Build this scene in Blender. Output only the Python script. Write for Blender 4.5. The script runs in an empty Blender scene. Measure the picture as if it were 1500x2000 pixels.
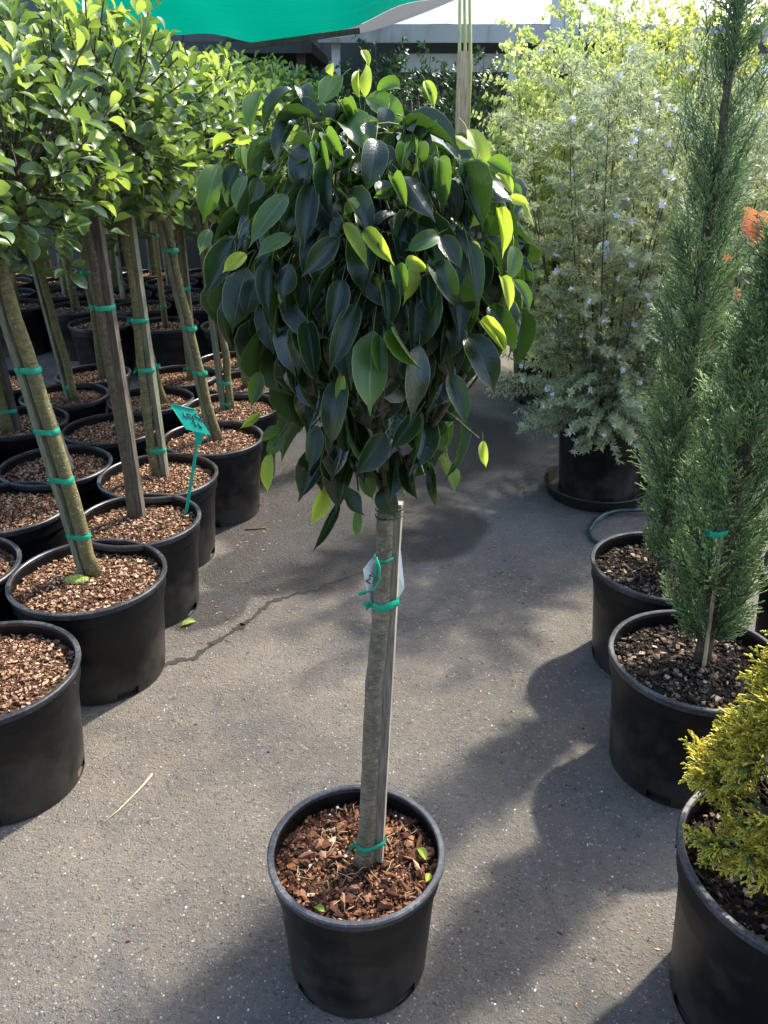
import bpy, math, random
import numpy as np
from mathutils import Vector, Matrix, Euler
R = math.radians
SC = bpy.context.scene
COL = SC.collection
# ------------------------------------------------------------------ camera, sky, sun, exposure
CAMH, PITCH, FPX = 1.66, R(25.6), 1620.0
cam = bpy.data.cameras.new('camera'); camo = bpy.data.objects.new('camera', cam); COL.objects.link(camo)
cam.sensor_fit = 'VERTICAL'; cam.sensor_height = 24.0; cam.lens = FPX / 2000 * 24.0
cam.clip_start = 0.02; cam.clip_end = 500
camo.location = (0, 0, CAMH); camo.rotation_euler = (R(90) - PITCH, 0, 0)
SC.camera = camo
SUN_EL, SUN_AZ = R(50), R(45)          # azimuth clockwise from +Y: behind the plants, to the right
w = bpy.data.worlds.new('World'); SC.world = w; w.use_nodes = True
nt = w.node_tree; bg = nt.nodes['Background']
sky = nt.nodes.new('ShaderNodeTexSky'); sky.sky_type = 'NISHITA'; sky.sun_disc = False
sky.sun_elevation = SUN_EL; sky.sun_rotation = SUN_AZ; sky.air_density = 1.0; sky.dust_density = 2.0
nt.links.new(sky.outputs[0], bg.inputs[0]); bg.inputs[1].default_value = 0.15
sl = bpy.data.lights.new('sun', 'SUN'); sl.energy = 2.45; sl.angle = R(2.0); sl.color = (1.0, 0.93, 0.82)
so = bpy.data.objects.new('sun', sl); COL.objects.link(so)
sd = Vector((math.sin(SUN_AZ) * math.cos(SUN_EL), math.cos(SUN_AZ) * math.cos(SUN_EL), math.sin(SUN_EL)))
so.rotation_euler = (-sd).to_track_quat('-Z', 'Y').to_euler(); so.location = (3, 4, 6)
vs = SC.view_settings; vs.view_transform = 'Standard'; vs.look = 'None'; vs.gamma = 1.0; vs.exposure = 2.06
vs.use_curve_mapping = False
SC.cycles.use_denoising = True
SC.cycles.max_bounces = 8; SC.cycles.transmission_bounces = 4; SC.cycles.transparent_max_bounces = 6

# ------------------------------------------------------------------ helpers
rng = np.random.default_rng(7)
cP, sP = math.cos(PITCH), math.sin(PITCH)
def ray(u, v):
    a, b = (u - 750) / FPX, (1000 - v) / FPX
    return np.array([a, cP + b * sP, -sP + b * cP])
CAM = np.array([0, 0, CAMH])
def at(u, v, Y):                       # where the sight line through a photo point meets the plane y = Y
    d = ray(u, v); return CAM + d * (Y / d[1])
def ground_at(u, v, z=0.0):
    d = ray(u, v); return CAM + d * ((z - CAMH) / d[2])
def depth(P): return P[1] * cP - (P[2] - CAMH) * sP
def nrm(v):
    v = np.asarray(v, float); return v / max(np.linalg.norm(v), 1e-9)

def np_mesh(name, V, F, mats=(), uv=None, rnd=None, tip=None, midx=None, smooth=True):
    me = bpy.data.meshes.new(name)
    V = np.asarray(V, np.float32); F = np.asarray(F, np.int32); n = F.shape[1]; nf = len(F)
    me.vertices.add(len(V)); me.vertices.foreach_set('co', V.ravel())
    me.loops.add(nf * n); me.loops.foreach_set('vertex_index', F.ravel())
    me.polygons.add(nf); me.polygons.foreach_set('loop_start', np.arange(0, nf * n, n, dtype=np.int32))
    if uv is not None:
        l = me.uv_layers.new(name='uv'); l.data.foreach_set('uv', np.asarray(uv, np.float32)[F.ravel()].ravel())
    for nm, arr in (('rnd', rnd), ('tip', tip)):
        if arr is not None:
            a = me.attributes.new(nm, 'FLOAT', 'POINT'); a.data.foreach_set('value', np.asarray(arr, np.float32))
    for m in mats: me.materials.append(m)
    if midx is not None: me.polygons.foreach_set('material_index', np.asarray(midx, np.int32))
    me.polygons.foreach_set('use_smooth', np.full(nf, smooth, bool))
    me.update(calc_edges=True); me.validate(); return me
def link(name, data, parent=None, M=None):
    o = bpy.data.objects.new(name, data); COL.objects.link(o)
    if parent is not None: o.parent = parent
    if M is not None: o.matrix_local = M
    return o
def tag(o, label=None, cat=None, group=None, kind=None):
    if label: o['label'] = label
    if cat: o['category'] = cat
    if group: o['group'] = group
    if kind: o['kind'] = kind
    return o
def root(name, loc, label, cat, group=None):
    o = bpy.data.objects.new(name, None); COL.objects.link(o); o.location = loc
    o.empty_display_size = 0.1
    return tag(o, label, cat, group)
class MB:                               # collects geometry of one part
    def __init__(s): s.V = []; s.F = []; s.n = 0; s.rnd = []; s.mi = []
    def add(s, V, F, rnd=0.0, mi=0):
        V = np.asarray(V, float)
        s.V.append(V)
        for f in F: s.F.append(tuple(int(i) + s.n for i in f)); s.mi.append(mi)
        s.rnd.append(np.full(len(V), rnd)); s.n += len(V); return s
    def box(s, lo, hi, M=None, rnd=0.0, mi=0):
        x0, y0, z0 = lo; x1, y1, z1 = hi
        V = np.array([(x0,y0,z0),(x1,y0,z0),(x1,y1,z0),(x0,y1,z0),(x0,y0,z1),(x1,y0,z1),(x1,y1,z1),(x0,y1,z1)])
        if M is not None: V = V @ np.array(M.to_3x3()).T + np.array(M.translation)
        return s.add(V, [(0,3,2,1),(4,5,6,7),(0,1,5,4),(1,2,6,5),(2,3,7,6),(3,0,4,7)], rnd, mi)
    def tube(s, P, rad, n=8, rnd=0.0, mi=0, cap=True, jit=0.0):
        P = np.asarray(P, float); k = len(P)
        rad = np.full(k, rad) if np.isscalar(rad) else np.asarray(rad)
        T = np.gradient(P, axis=0); V = []
        ref = np.array([0., 0, 1]) if abs(nrm(T[0])[2]) < .9 else np.array([1., 0, 0])
        for i in range(k):
            t = nrm(T[i]); a = nrm(np.cross(t, ref)); b = np.cross(t, a); ref = np.cross(a, t) if abs(np.dot(t, ref)) > .95 else ref
            for j in range(n):
                q = 2 * math.pi * j / n; r = rad[i] * (1 + (rng.normal() * jit if jit else 0))
                V.append(P[i] + r * (math.cos(q) * a + math.sin(q) * b))
        F = [(i*n+j, i*n+(j+1) % n, (i+1)*n+(j+1) % n, (i+1)*n+j) for i in range(k-1) for j in range(n)]
        if cap: F += [tuple(range(n))[::-1], tuple((k-1)*n+j for j in range(n))]
        return s.add(V, F, rnd, mi)
    def mesh(s, name, mats, smooth=True):
        me = bpy.data.meshes.new(name); me.from_pydata(np.concatenate(s.V).tolist(), [], s.F)
        a = me.attributes.new('rnd', 'FLOAT', 'POINT'); a.data.foreach_set('value', np.concatenate(s.rnd).astype(np.float32))
        for m in (mats if isinstance(mats, (list, tuple)) else [mats]): me.materials.append(m)
        me.polygons.foreach_set('material_index', s.mi)
        me.polygons.foreach_set('use_smooth', [smooth] * len(me.polygons)); me.update(); return me
    def build(s, name, mats, parent=None, smooth=True):
        return link(name, s.mesh(name, mats, smooth), parent)
def inst(V0, F0, Ms, uv0=None, tip0=None, rnds=None):
    Ms = np.asarray(Ms); N = len(Ms); nv = len(V0)
    V = np.einsum('nij,vj->nvi', Ms[:, :3, :3], V0) + Ms[:, None, :3, 3]
    F = (F0[None] + (np.arange(N) * nv)[:, None, None]).reshape(-1, F0.shape[1])
    uv = None if uv0 is None else np.tile(uv0, (N, 1)); tip = None if tip0 is None else np.tile(tip0, N)
    r = rng.random(N) if rnds is None else np.asarray(rnds)
    return V.reshape(-1, 3), F, uv, tip, np.repeat(r, nv)
def frame(p, d, n, sx=1., sy=1., sz=1.):   # y axis along d, z axis near n
    y = nrm(d); x = np.cross(y, n)
    if np.linalg.norm(x) < 1e-4: x = np.cross(y, [1, .3, .2])
    x = nrm(x); z = np.cross(x, y)
    M = np.eye(4); M[:3, 0] = x * sx; M[:3, 1] = y * sy; M[:3, 2] = z * sz; M[:3, 3] = p
    return M
def toM(a): return Matrix([list(map(float, r)) for r in a])
def hull2(P):
    P = sorted(map(tuple, P)); 
    def half(Q):
        h = []
        for p in Q:
            while len(h) > 1 and (h[-1][0]-h[-2][0])*(p[1]-h[-2][1]) - (h[-1][1]-h[-2][1])*(p[0]-h[-2][0]) <= 0: h.pop()
            h.append(p)
        return h
    a, b = half(P), half(P[::-1]); return np.array(a[:-1] + b[:-1])

# ------------------------------------------------------------------ materials
class NB:
    def __init__(s, name):
        s.m = bpy.data.materials.new(name); s.m.use_nodes = True; s.t = s.m.node_tree
        s.p = s.t.nodes['Principled BSDF']; s.out = s.t.nodes['Material Output']
    def n(s, ty, **k):
        o = s.t.nodes.new('ShaderNode' + ty)
        for a, b in k.items(): setattr(o, a, b)
        return o
    def l(s, a, b): s.t.links.new(a, b)
    def set(s, sock, v):
        if hasattr(v, 'is_output') or isinstance(v, bpy.types.NodeSocket): s.l(v, sock)
        else:
            if isinstance(v, (tuple, list)) and len(v) == 3 and sock.type == 'RGBA': v = (*v, 1)
            sock.default_value = v
    def math(s, op, a, b=0., c=0., clamp=False):
        o = s.n('Math', operation=op, use_clamp=clamp)
        s.set(o.inputs[0], a); s.set(o.inputs[1], b); s.set(o.inputs[2], c); return o.outputs[0]
    def mix(s, f, a, b, blend='MIX'):
        o = s.n('Mix', data_type='RGBA', blend_type=blend); s.set(o.inputs['Factor'], f)
        s.set(o.inputs[6], a); s.set(o.inputs[7], b); return o.outputs[2]
    def noise(s, vec, scale, detail=3., rough=.55, dist=0.):
        o = s.n('TexNoise'); s.set(o.inputs['Scale'], scale); s.set(o.inputs['Detail'], detail); s.set(o.inputs['Roughness'], rough); s.set(o.inputs['Distortion'], dist)
        if vec is not None: s.l(vec, o.inputs['Vector'])
        return o.outputs['Fac']
    def vor(s, vec, scale, out='Distance', feature='F1', rand=1.):
        o = s.n('TexVoronoi', feature=feature); s.set(o.inputs['Scale'], scale); s.set(o.inputs['Randomness'], rand)
        if vec is not None: s.l(vec, o.inputs['Vector'])
        return o.outputs[out]
    def ramp(s, f, stops, interp='LINEAR'):
        o = s.n('ValToRGB'); o.color_ramp.interpolation = interp; e = o.color_ramp.elements
        while len(e) < len(stops): e.new(.5)
        for q, (p, c) in zip(e, stops): q.position = p; q.color = (*c, 1) if len(c) == 3 else c
        s.l(f, o.inputs[0]); return o.outputs[0]
    def smooth(s, v, a, b):
        o = s.n('MapRange', interpolation_type='SMOOTHSTEP'); s.set(o.inputs[0], v); o.inputs[1].default_value = a; o.inputs[2].default_value = b
        return o.outputs[0]
    def obj(s): return s.n('TexCoord').outputs['Object']
    def pos(s): return s.n('NewGeometry').outputs['Position']
    def attr(s, nm): return s.n('Attribute', attribute_name=nm).outputs['Fac']
    def rnd(s): return s.math('FRACT', s.math('ADD', s.n('ObjectInfo').outputs['Random'], s.attr('rnd')))
    def bump(s, h, strength=.3, dist=.002, prev=None):
        o = s.n('Bump'); o.inputs['Strength'].default_value = strength; o.inputs['Distance'].default_value = dist; s.l(h, o.inputs['Height'])
        if prev is not None: s.l(prev, o.inputs['Normal'])
        return o.outputs[0]
    def fin(s, col=None, rough=None, normal=None, spec=None):
        if col is not None: s.set(s.p.inputs['Base Color'], col)
        if rough is not None: s.set(s.p.inputs['Roughness'], rough)
        if normal is not None: s.l(normal, s.p.inputs['Normal'])
        if spec is not None: s.set(s.p.inputs['Specular IOR Level'], spec)
        return s.m
    def translucent(s, col, fac, normal=None):
        t = s.n('BsdfTranslucent'); s.set(t.inputs[0], col)
        m = s.n('MixShader'); s.set(m.inputs[0], fac); s.l(s.p.outputs[0], m.inputs[1]); s.l(t.outputs[0], m.inputs[2]); s.l(m.outputs[0], s.out.inputs[0])

def leaf_mat(name, c0, c1, back, rib, margin, rough, tcol, tfac, bumpk=.25, mw=.92):
    b = NB(name); uv = b.n('UVMap'); uv.uv_map = 'uv'
    sep = b.n('SeparateXYZ'); b.l(uv.outputs[0], sep.inputs[0])
    e = b.math('ABSOLUTE', b.math('MULTIPLY_ADD', sep.outputs[0], 2., -1.)); t = sep.outputs[1]
    r = b.rnd(); base = b.mix(r, c0, c1)
    base = b.mix(b.math('MULTIPLY', b.noise(b.obj(), 28.), .5), base, c1)
    base = b.mix(b.smooth(b.noise(b.obj(), 160., 2.), .66, .74), base, tuple(min(1, x * 1.8 + .02) for x in c1))
    geo = b.n('NewGeometry').outputs['Backfacing']
    base = b.mix(geo, base, back)
    ribm = b.math('SUBTRACT', 1., b.smooth(e, .015, .085)); base = b.mix(b.math('MULTIPLY', ribm, .75), base, rib)
    base = b.mix(b.math('MULTIPLY', b.smooth(e, mw, mw + .06), .8), base, margin)
    vein = b.math('SINE', b.math('SUBTRACT', b.math('MULTIPLY', t, 85.), b.math('MULTIPLY', e, 14.)))
    h = b.math('ADD', b.math('MULTIPLY', vein, .08), b.math('MULTIPLY', ribm, -1.2))
    h = b.math('ADD', h, b.math('MULTIPLY', b.noise(b.obj(), 45., 2.), 1.4))
    b.fin(base, b.math('ADD', rough, b.math('MULTIPLY', b.noise(b.obj(), 18.), .12)), b.bump(h, bumpk, .0012), .5)
    b.translucent(tcol, tfac); return b.m
M_FIG = leaf_mat('dark_fig_leaf', (.0035,.012,.006), (.010,.026,.010), (.07,.11,.04), (.05,.085,.03), (.22,.28,.09), .12, (.07,.17,.015), .12, .35, .94)
M_FIGMID = leaf_mat('mid_fig_leaf', (.022,.062,.014), (.042,.10,.022), (.13,.19,.07), (.16,.23,.08), (.22,.29,.08), .30, (.20,.38,.03), .32)
M_FIGNEW = leaf_mat('new_fig_leaf', (.15,.26,.035), (.36,.43,.055), (.28,.38,.07), (.42,.50,.12), (.42,.5,.12), .34, (.50,.64,.06), .46)
M_HILL = leaf_mat('hedge_fig_leaf', (.028,.065,.018), (.075,.135,.032), (.10,.145,.06), (.13,.19,.07), (.19,.25,.10), .27, (.20,.33,.05), .26)
M_HILLNEWLIT = leaf_mat('hedge_fig_new_sunlit_leaf', (.18,.27,.04), (.36,.44,.08), (.22,.29,.08), (.32,.40,.13), (.34,.42,.14), .33, (.42,.54,.08), .38)

def simple_leaf(name, c0, c1, rough, tcol, tfac, c2=None):
    b = NB(name); r = b.rnd(); base = b.mix(r, c0, c1)
    if c2: base = b.mix(b.smooth(b.noise(b.pos(), 3.0), .45, .62), base, c2)
    b.fin(base, rough, None, .4); b.translucent(tcol, tfac); return b.m
M_WEST = simple_leaf('grey_shrub_leaf', (.14,.18,.085), (.48,.51,.32), .5, (.48,.55,.27), .34)
M_PITT = simple_leaf('variegated_leaf', (.30,.38,.12), (.66,.70,.32), .42, (.66,.74,.24), .45)
M_PITT2 = simple_leaf('yellow_shrub_leaf', (.34,.40,.10), (.58,.58,.20), .45, (.66,.70,.16), .42)
M_HEDGE = simple_leaf('dark_hedge_leaf', (.012,.030,.012), (.035,.07,.025), .4, (.06,.14,.02), .2)
M_CROT = simple_leaf('croton_leaf', (.62,.10,.12), (.75,.26,.04), .4, (.8,.25,.08), .35)
M_PETAL = simple_leaf('lilac_petal', (.62,.56,.82), (.82,.80,.90), .6, (.8,.78,.88), .35)
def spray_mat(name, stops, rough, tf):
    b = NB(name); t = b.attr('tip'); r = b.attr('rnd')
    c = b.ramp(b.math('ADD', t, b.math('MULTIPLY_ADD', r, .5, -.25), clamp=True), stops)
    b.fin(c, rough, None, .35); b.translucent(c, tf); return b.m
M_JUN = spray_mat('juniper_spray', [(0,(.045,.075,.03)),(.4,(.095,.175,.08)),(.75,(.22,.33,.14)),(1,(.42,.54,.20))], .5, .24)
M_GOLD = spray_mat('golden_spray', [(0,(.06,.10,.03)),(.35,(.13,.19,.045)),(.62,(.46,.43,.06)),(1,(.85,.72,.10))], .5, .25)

def bark_mat(name, c0, c1, spot, ringk=1.):
    b = NB(name); o = b.pos(); r = b.rnd()
    mp = b.n('Mapping'); mp.inputs['Scale'].default_value = (1, 1, 9); b.l(o, mp.inputs[0])
    rings = b.noise(mp.outputs[0], 38., 3., .7)
    n1 = b.noise(o, 55., 6., .7); c = b.mix(b.smooth(n1, .35, .68), c0, c1)
    c = b.mix(b.math('MULTIPLY', b.smooth(rings, .56, .62), .7), c, tuple(x * .45 for x in c0))
    dots = b.math('SUBTRACT', 1., b.smooth(b.vor(o, 75.), .12, .24)); gate = b.smooth(b.noise(o, 40., 1.), .46, .56)
    dm = b.math('MULTIPLY', dots, gate); c = b.mix(b.math('MULTIPLY', dm, .75), c, spot)
    c = b.mix(b.math('MULTIPLY', b.smooth(b.noise(o, 9., 3.), .52, .68), .5), c, (.10,.115,.05))
    c = b.mix(b.math('MULTIPLY', b.smooth(b.noise(o, 210., 4., .7), .45, .65), .45), c, tuple(x * .5 for x in c0))
    h = b.math('ADD', b.math('ADD', rings, b.math('MULTIPLY', n1, 1.4)), b.math('MULTIPLY', dm, .5))
    return b.fin(c, .85, b.bump(h, .9, .004), .2)
M_BARK = bark_mat('smooth_grey_bark', (.165,.140,.092), (.28,.235,.155), (.42,.36,.25))
M_BARK2 = bark_mat('olive_bark', (.14,.125,.055), (.24,.205,.095), (.55,.52,.40))
M_BARK3 = bark_mat('brown_bark', (.10,.075,.05), (.18,.13,.085), (.25,.2,.15))
def wood_mat(name, c0, c1):
    b = NB(name); o = b.obj(); mp = b.n('Mapping'); mp.inputs['Scale'].default_value = (1, 1, .045); b.l(o, mp.inputs[0])
    g = b.noise(mp.outputs[0], 190., 4., .6); c = b.mix(b.smooth(g, .35, .68), c0, c1)
    c = b.mix(b.math('MULTIPLY', b.smooth(b.noise(o, 7.), .5, .7), .5), c, tuple(x * .5 for x in c0))
    return b.fin(c, .85, b.bump(g, .5, .002), .2)
M_STAKE = wood_mat('weathered_stake', (.19,.165,.125), (.36,.32,.25))
M_STAKED = wood_mat('dark_stake', (.075,.06,.045), (.17,.14,.105))
M_STAKEG = wood_mat('mossy_stake', (.13,.13,.085), (.23,.225,.15))
M_BEAM = wood_mat('dark_timber', (.05,.042,.035), (.10,.085,.07))
M_POST = wood_mat('brown_post', (.34,.24,.14), (.54,.42,.27))
M_CANE = wood_mat('green_cane', (.28,.30,.11), (.46,.44,.20))
M_TWIG = bark_mat('twig_bark', (.075,.062,.045), (.13,.108,.08), (.18,.155,.12))
b = NB('petiole'); M_PET = b.fin((.24,.28,.07), .45)

def plastic(name, base, dust):
    b = NB(name); o = b.obj(); p = b.n('SeparateXYZ'); b.l(o, p.inputs[0]); z = p.outputs[2]
    ov = b.n('VectorMath', operation='ADD'); b.l(o, ov.inputs[0]); oc = b.n('CombineXYZ'); rr_ = b.math('MULTIPLY', b.n('ObjectInfo').outputs['Random'], 9.); b.l(rr_, oc.inputs[0]); b.l(rr_, oc.inputs[1]); b.l(oc.outputs[0], ov.inputs[1]); o = ov.outputs[0]
    n1 = b.noise(o, 9., 5., .65); n2 = b.noise(o, 120., 3.)
    mp = b.n('Mapping'); mp.inputs['Scale'].default_value = (30, 30, 2.2); b.l(o, mp.inputs[0]); st = b.noise(mp.outputs[0], 1.6, 4.)
    d = b.math('MULTIPLY', b.smooth(b.math('ADD', b.math('MULTIPLY', z, -2.2), b.math('MULTIPLY_ADD', n1, 1.6, -.35)), -.10, .55), .50)
    d = b.math('ADD', d, b.math('MULTIPLY', b.smooth(n2, .64, .76), .16))
    d = b.math('ADD', d, b.math('MULTIPLY', b.smooth(st, .55, .8), .10), clamp=True)
    c = b.mix(d, base, dust)
    return b.fin(c, b.math('MULTIPLY_ADD', n1, .25, .30), b.bump(b.math('ADD', b.math('MULTIPLY', n2, .3), n1), .12, .002), .30)
M_POT = plastic('black_pot_plastic', (.0028,.003,.0038), (.075,.066,.054))
b = NB('scuffed_rim_plastic'); o = b.obj(); n1 = b.noise(o, 130., 5., .75); n2 = b.noise(o, 9., 3.)
c = b.mix(b.math('MULTIPLY', b.smooth(b.math('ADD', n1, b.math('MULTIPLY', n2, .7)), .74, 1.15), .7), (.020,.021,.024), (.14,.14,.145))
M_RIM = b.fin(c, b.math('MULTIPLY_ADD', n2, .3, .22), b.bump(n1, .15, .002), .5)
def tape_mat(name, c):
    b = NB(name); n = b.noise(b.obj(), 60., 3.); b.fin(b.mix(n, c, tuple(min(1, x * 1.35 + .01) for x in c)), .34, b.bump(n, .3, .002), .5)
    b.translucent(c, .2); return b.m
M_TAPE = tape_mat('green_tape', (.002,.30,.17))
M_BLACKTIE = NB('black_tie').fin((.012,.010,.010), .5)
b = NB('green_label_plastic'); n = b.noise(b.obj(), 30.); b.fin(b.mix(n, (.0,.34,.24), (.0,.44,.31)), .4); b.translucent((.0,.5,.35), .25); M_LABEL = b.m
M_INK = NB('ink').fin((.015,.04,.035), .6)
b = NB('tag_card'); M_TAG = b.fin(b.mix(b.noise(b.obj(), 25.), (.70,.73,.74), (.80,.82,.82)), .4)
b = NB('teal_hose'); M_HOSE = b.fin(b.mix(b.noise(b.obj(), 15.), (.010,.028,.032), (.03,.06,.07)), .38)

def chip_mat(name, stops):
    b = NB(name); r = b.rnd(); o = b.pos()
    c = b.ramp(r, stops); g = b.noise(o, 160., 4., .7)
    c = b.mix(b.math('MULTIPLY', b.smooth(g, .42, .7), .55), c, b.mix(.5, c, (.03,.02,.015)))
    return b.fin(c, .85, b.bump(g, .7, .003), .2)
M_CHIP = chip_mat('bark_chip', [(0,(.030,.014,.008)),(.25,(.085,.034,.017)),(.50,(.17,.070,.032)),(.72,(.26,.120,.058)),(.86,(.22,.115,.075)),(.95,(.36,.20,.11)),(1,(.52,.38,.25))])
M_CHIPS = chip_mat('bark_chip_sunlit', [(0,(.045,.022,.013)),(.2,(.13,.062,.034)),(.5,(.29,.16,.09)),(.78,(.42,.26,.155)),(1,(.60,.44,.30))])  # left-block chips; tan tones raised to paint sunlight into the mulch
M_CHIPG = chip_mat('grey_mulch_chip', [(0,(.012,.008,.005)),(.40,(.035,.022,.014)),(.65,(.085,.055,.034)),(.88,(.19,.135,.09)),(1,(.38,.30,.21))])
def soil_mat(name, c0, c1):
    b = NB(name); o = b.pos(); n = b.noise(o, 90., 5., .7); v = b.vor(o, 120.)
    return b.fin(b.mix(b.smooth(n, .35, .7), c0, c1), .95, b.bump(b.math('ADD', n, v), 1., .006), .1)
M_SOIL = soil_mat('brown_soil', (.022,.013,.009), (.10,.050,.028))
M_SOILD = soil_mat('dark_soil', (.008,.007,.006), (.035,.026,.02))
M_MOSS = simple_leaf('moss', (.22,.30,.05), (.34,.40,.12), .9, (.3,.4,.1), .1)

# asphalt: pale dry binder with stones, wet stain along the left pots
b = NB('asphalt'); o = b.pos()
big = b.noise(o, 1.7, 5., .6); mid = b.noise(o, 9., 5., .65); fine = b.noise(o, 260., 4., .65)
stones = b.n('TexVoronoi'); stones.inputs['Scale'].default_value = 125.; b.l(o, stones.inputs['Vector'])
st2 = b.n('TexVoronoi'); st2.inputs['Scale'].default_value = 260.; b.l(o, st2.inputs['Vector'])
hs = b.n('SeparateColor'); b.l(stones.outputs['Color'], hs.inputs[0])
base = b.mix(b.smooth(big, .35, .68), (.130,.117,.098), (.225,.196,.153))
base = b.mix(b.math('MULTIPLY', b.smooth(mid, .40, .70), .45), base, (.125,.119,.112))
stone_c = b.ramp(hs.outputs[0], [(0,(.10,.095,.09)),(.4,(.16,.15,.14)),(.75,(.21,.195,.175)),(.93,(.27,.25,.23)),(1,(.55,.53,.50))])
sm = b.math('SUBTRACT', 1., b.smooth(stones.outputs['Distance'], .25, .52))
base = b.mix(b.math('MULTIPLY', sm, .55), base, stone_c)
base = b.mix(b.math('MULTIPLY', b.smooth(fine, .42, .30), .6), base, (.045,.042,.040))
pit = b.smooth(b.noise(o, 95., 4., .7, .6), .60, .70)
base = b.mix(b.math('MULTIPLY', pit, .85), base, (.035,.032,.029))
base = b.mix(b.math('MULTIPLY', b.smooth(b.noise(o, 24., 4., .7), .50, .72), .35), base, (.24,.215,.18))
# wet stain: warped distance from a few spots
wp = b.n('VectorMath', operation='ADD'); b.l(o, wp.inputs[0])
nz = b.n('TexNoise'); nz.inputs['Scale'].default_value = 2.3; nz.inputs['Detail'].default_value = 4.; b.l(o, nz.inputs['Vector'])
sc_ = b.n('VectorMath', operation='SCALE'); b.l(nz.outputs['Color'], sc_.inputs[0]); sc_.inputs['Scale'].default_value = .30; b.l(sc_.outputs[0], wp.inputs[1])
wet = None
WETS = ((-.50,2.92,.25), (-.36,3.26,.42), (-.18,3.72,.60), (.05,4.4,.75), (-.66,2.62,.16), (-.28,3.02,.30), (.10,3.30,.36))
for (x, y, r0) in WETS:
    dn = b.n('VectorMath', operation='DISTANCE'); b.l(wp.outputs[0], dn.inputs[0]); dn.inputs[1].default_value = (x + .15, y + .15, .15)
    q = b.math('SUBTRACT', 1., b.smooth(b.math('DIVIDE', dn.outputs['Value'], r0), .86, 1.08))
    wet = q if wet is None else b.math('MAXIMUM', wet, q)
base = b.mix(b.math('MULTIPLY', wet, .92), base, b.mix(.28, (.022,.022,.023), base))
stain = b.math('MULTIPLY', b.smooth(b.noise(o, 3.1, 4., .6, .6), .54, .68), .5)
base = b.mix(stain, base, (.085,.082,.082))
gate = b.smooth(b.noise(o, 38., 3., .6), .42, .62)
h = b.math('ADD', b.math('MULTIPLY', b.math('MULTIPLY', sm, gate), .8), b.math('MULTIPLY', fine, 1.1)); h = b.math('ADD', h, b.math('MULTIPLY', b.noise(o, 75., 6., .75), 2.6))
h = b.math('ADD', h, b.math('MULTIPLY', pit, -1.6))
rough = b.math('MULTIPLY_ADD', wet, -.42, .88); 
M_ASPH = b.fin(base, rough, b.bump(h, .95, .006), .25)
b = NB('grit'); M_GRIT = b.fin(b.ramp(b.rnd(), [(0,(.06,.056,.05)),(.4,(.15,.14,.12)),(.75,(.26,.24,.21)),(.93,(.38,.36,.32)),(1,(.75,.73,.68))]), .8)
b = NB('crack_dirt'); M_CRACK = b.fin(b.mix(b.noise(b.pos(), 60.), (.008,.007,.006), (.035,.033,.022)), .95)
b = NB('straw'); M_STRAW = b.fin((.50,.40,.23), .7)

# ------------------------------------------------------------------ ground
def grid(x0, x1, y0, y1, nx, ny):
    X, Y = np.meshgrid(np.linspace(x0, x1, nx), np.linspace(y0, y1, ny)); V = np.stack([X, Y, 0 * X], -1).reshape(-1, 3)
    i = np.arange(nx * ny).reshape(ny, nx); F = np.stack([i[:-1,:-1], i[:-1,1:], i[1:,1:], i[1:,:-1]], -1).reshape(-1, 4); return V, F
V, F = grid(-120, 120, -120, 120, 3, 3)
ground = link('asphalt_ground', np_mesh('asphalt_ground', V, F, [M_ASPH])); tag(ground, kind='structure')
# loose stones bedded in the surface
ico = np.array([(0,0,1),(.9,0,.1),(.28,.85,.15),(-.72,.53,.05),(-.72,-.53,.12),(.28,-.85,.08),(.3,.3,.75)]); icoF = np.array([(0,1,6),(6,1,2),(0,6,2),(0,2,3),(0,3,4),(0,4,5),(0,5,1)])
def rotm0():
    a = rng.random() * 6.28; return np.array([[math.cos(a), -math.sin(a), 0], [math.sin(a), math.cos(a), 0], [0, 0, 1]])
Ms = []
for _ in range(17000):
    y = .85 + 3.2 * rng.random() ** 1.5; x = (rng.random() - .5) * (1.3 + y * .75)
    if any((x - a) ** 2 + (y - c) ** 2 < (.95 * q) ** 2 for a, c, q in WETS) and rng.random() < .85: continue
    s = .0013 + .0026 * rng.random() ** 2.5; M = np.eye(4); a = rng.random() * 6.28; c, s_ = math.cos(a), math.sin(a)
    M[:3, :3] = np.array([[c, -s_, 0], [s_, c, 0], [0, 0, 1]]) @ np.diag([s, s * (.6 + .4 * rng.random()), s * .55]); M[:3, 3] = (x, y, -.0002); Ms.append(M)
rn = list(rng.random(len(Ms)))
for _ in range(1900):
    y = .85 + 3.0 * rng.random() ** 1.3; x = (rng.random() - .5) * (1.3 + y * .75); s = .0016 + .0032 * rng.random() ** 3; M = np.eye(4); M[:3, :3] = rotm0() @ np.diag([s, s * (.6 + .4 * rng.random()), s * .5]); M[:3, 3] = (x, y, -.0003); Ms.append(M); rn.append(.80 + .2 * rng.random())
V, F, _, _, r = inst(ico, icoF, Ms, rnds=rn)
g = link('asphalt_grit', np_mesh('asphalt_grit', V, F, [M_GRIT], rnd=r, smooth=False), ground); tag(g, kind='stuff')
lit = MB()
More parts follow.
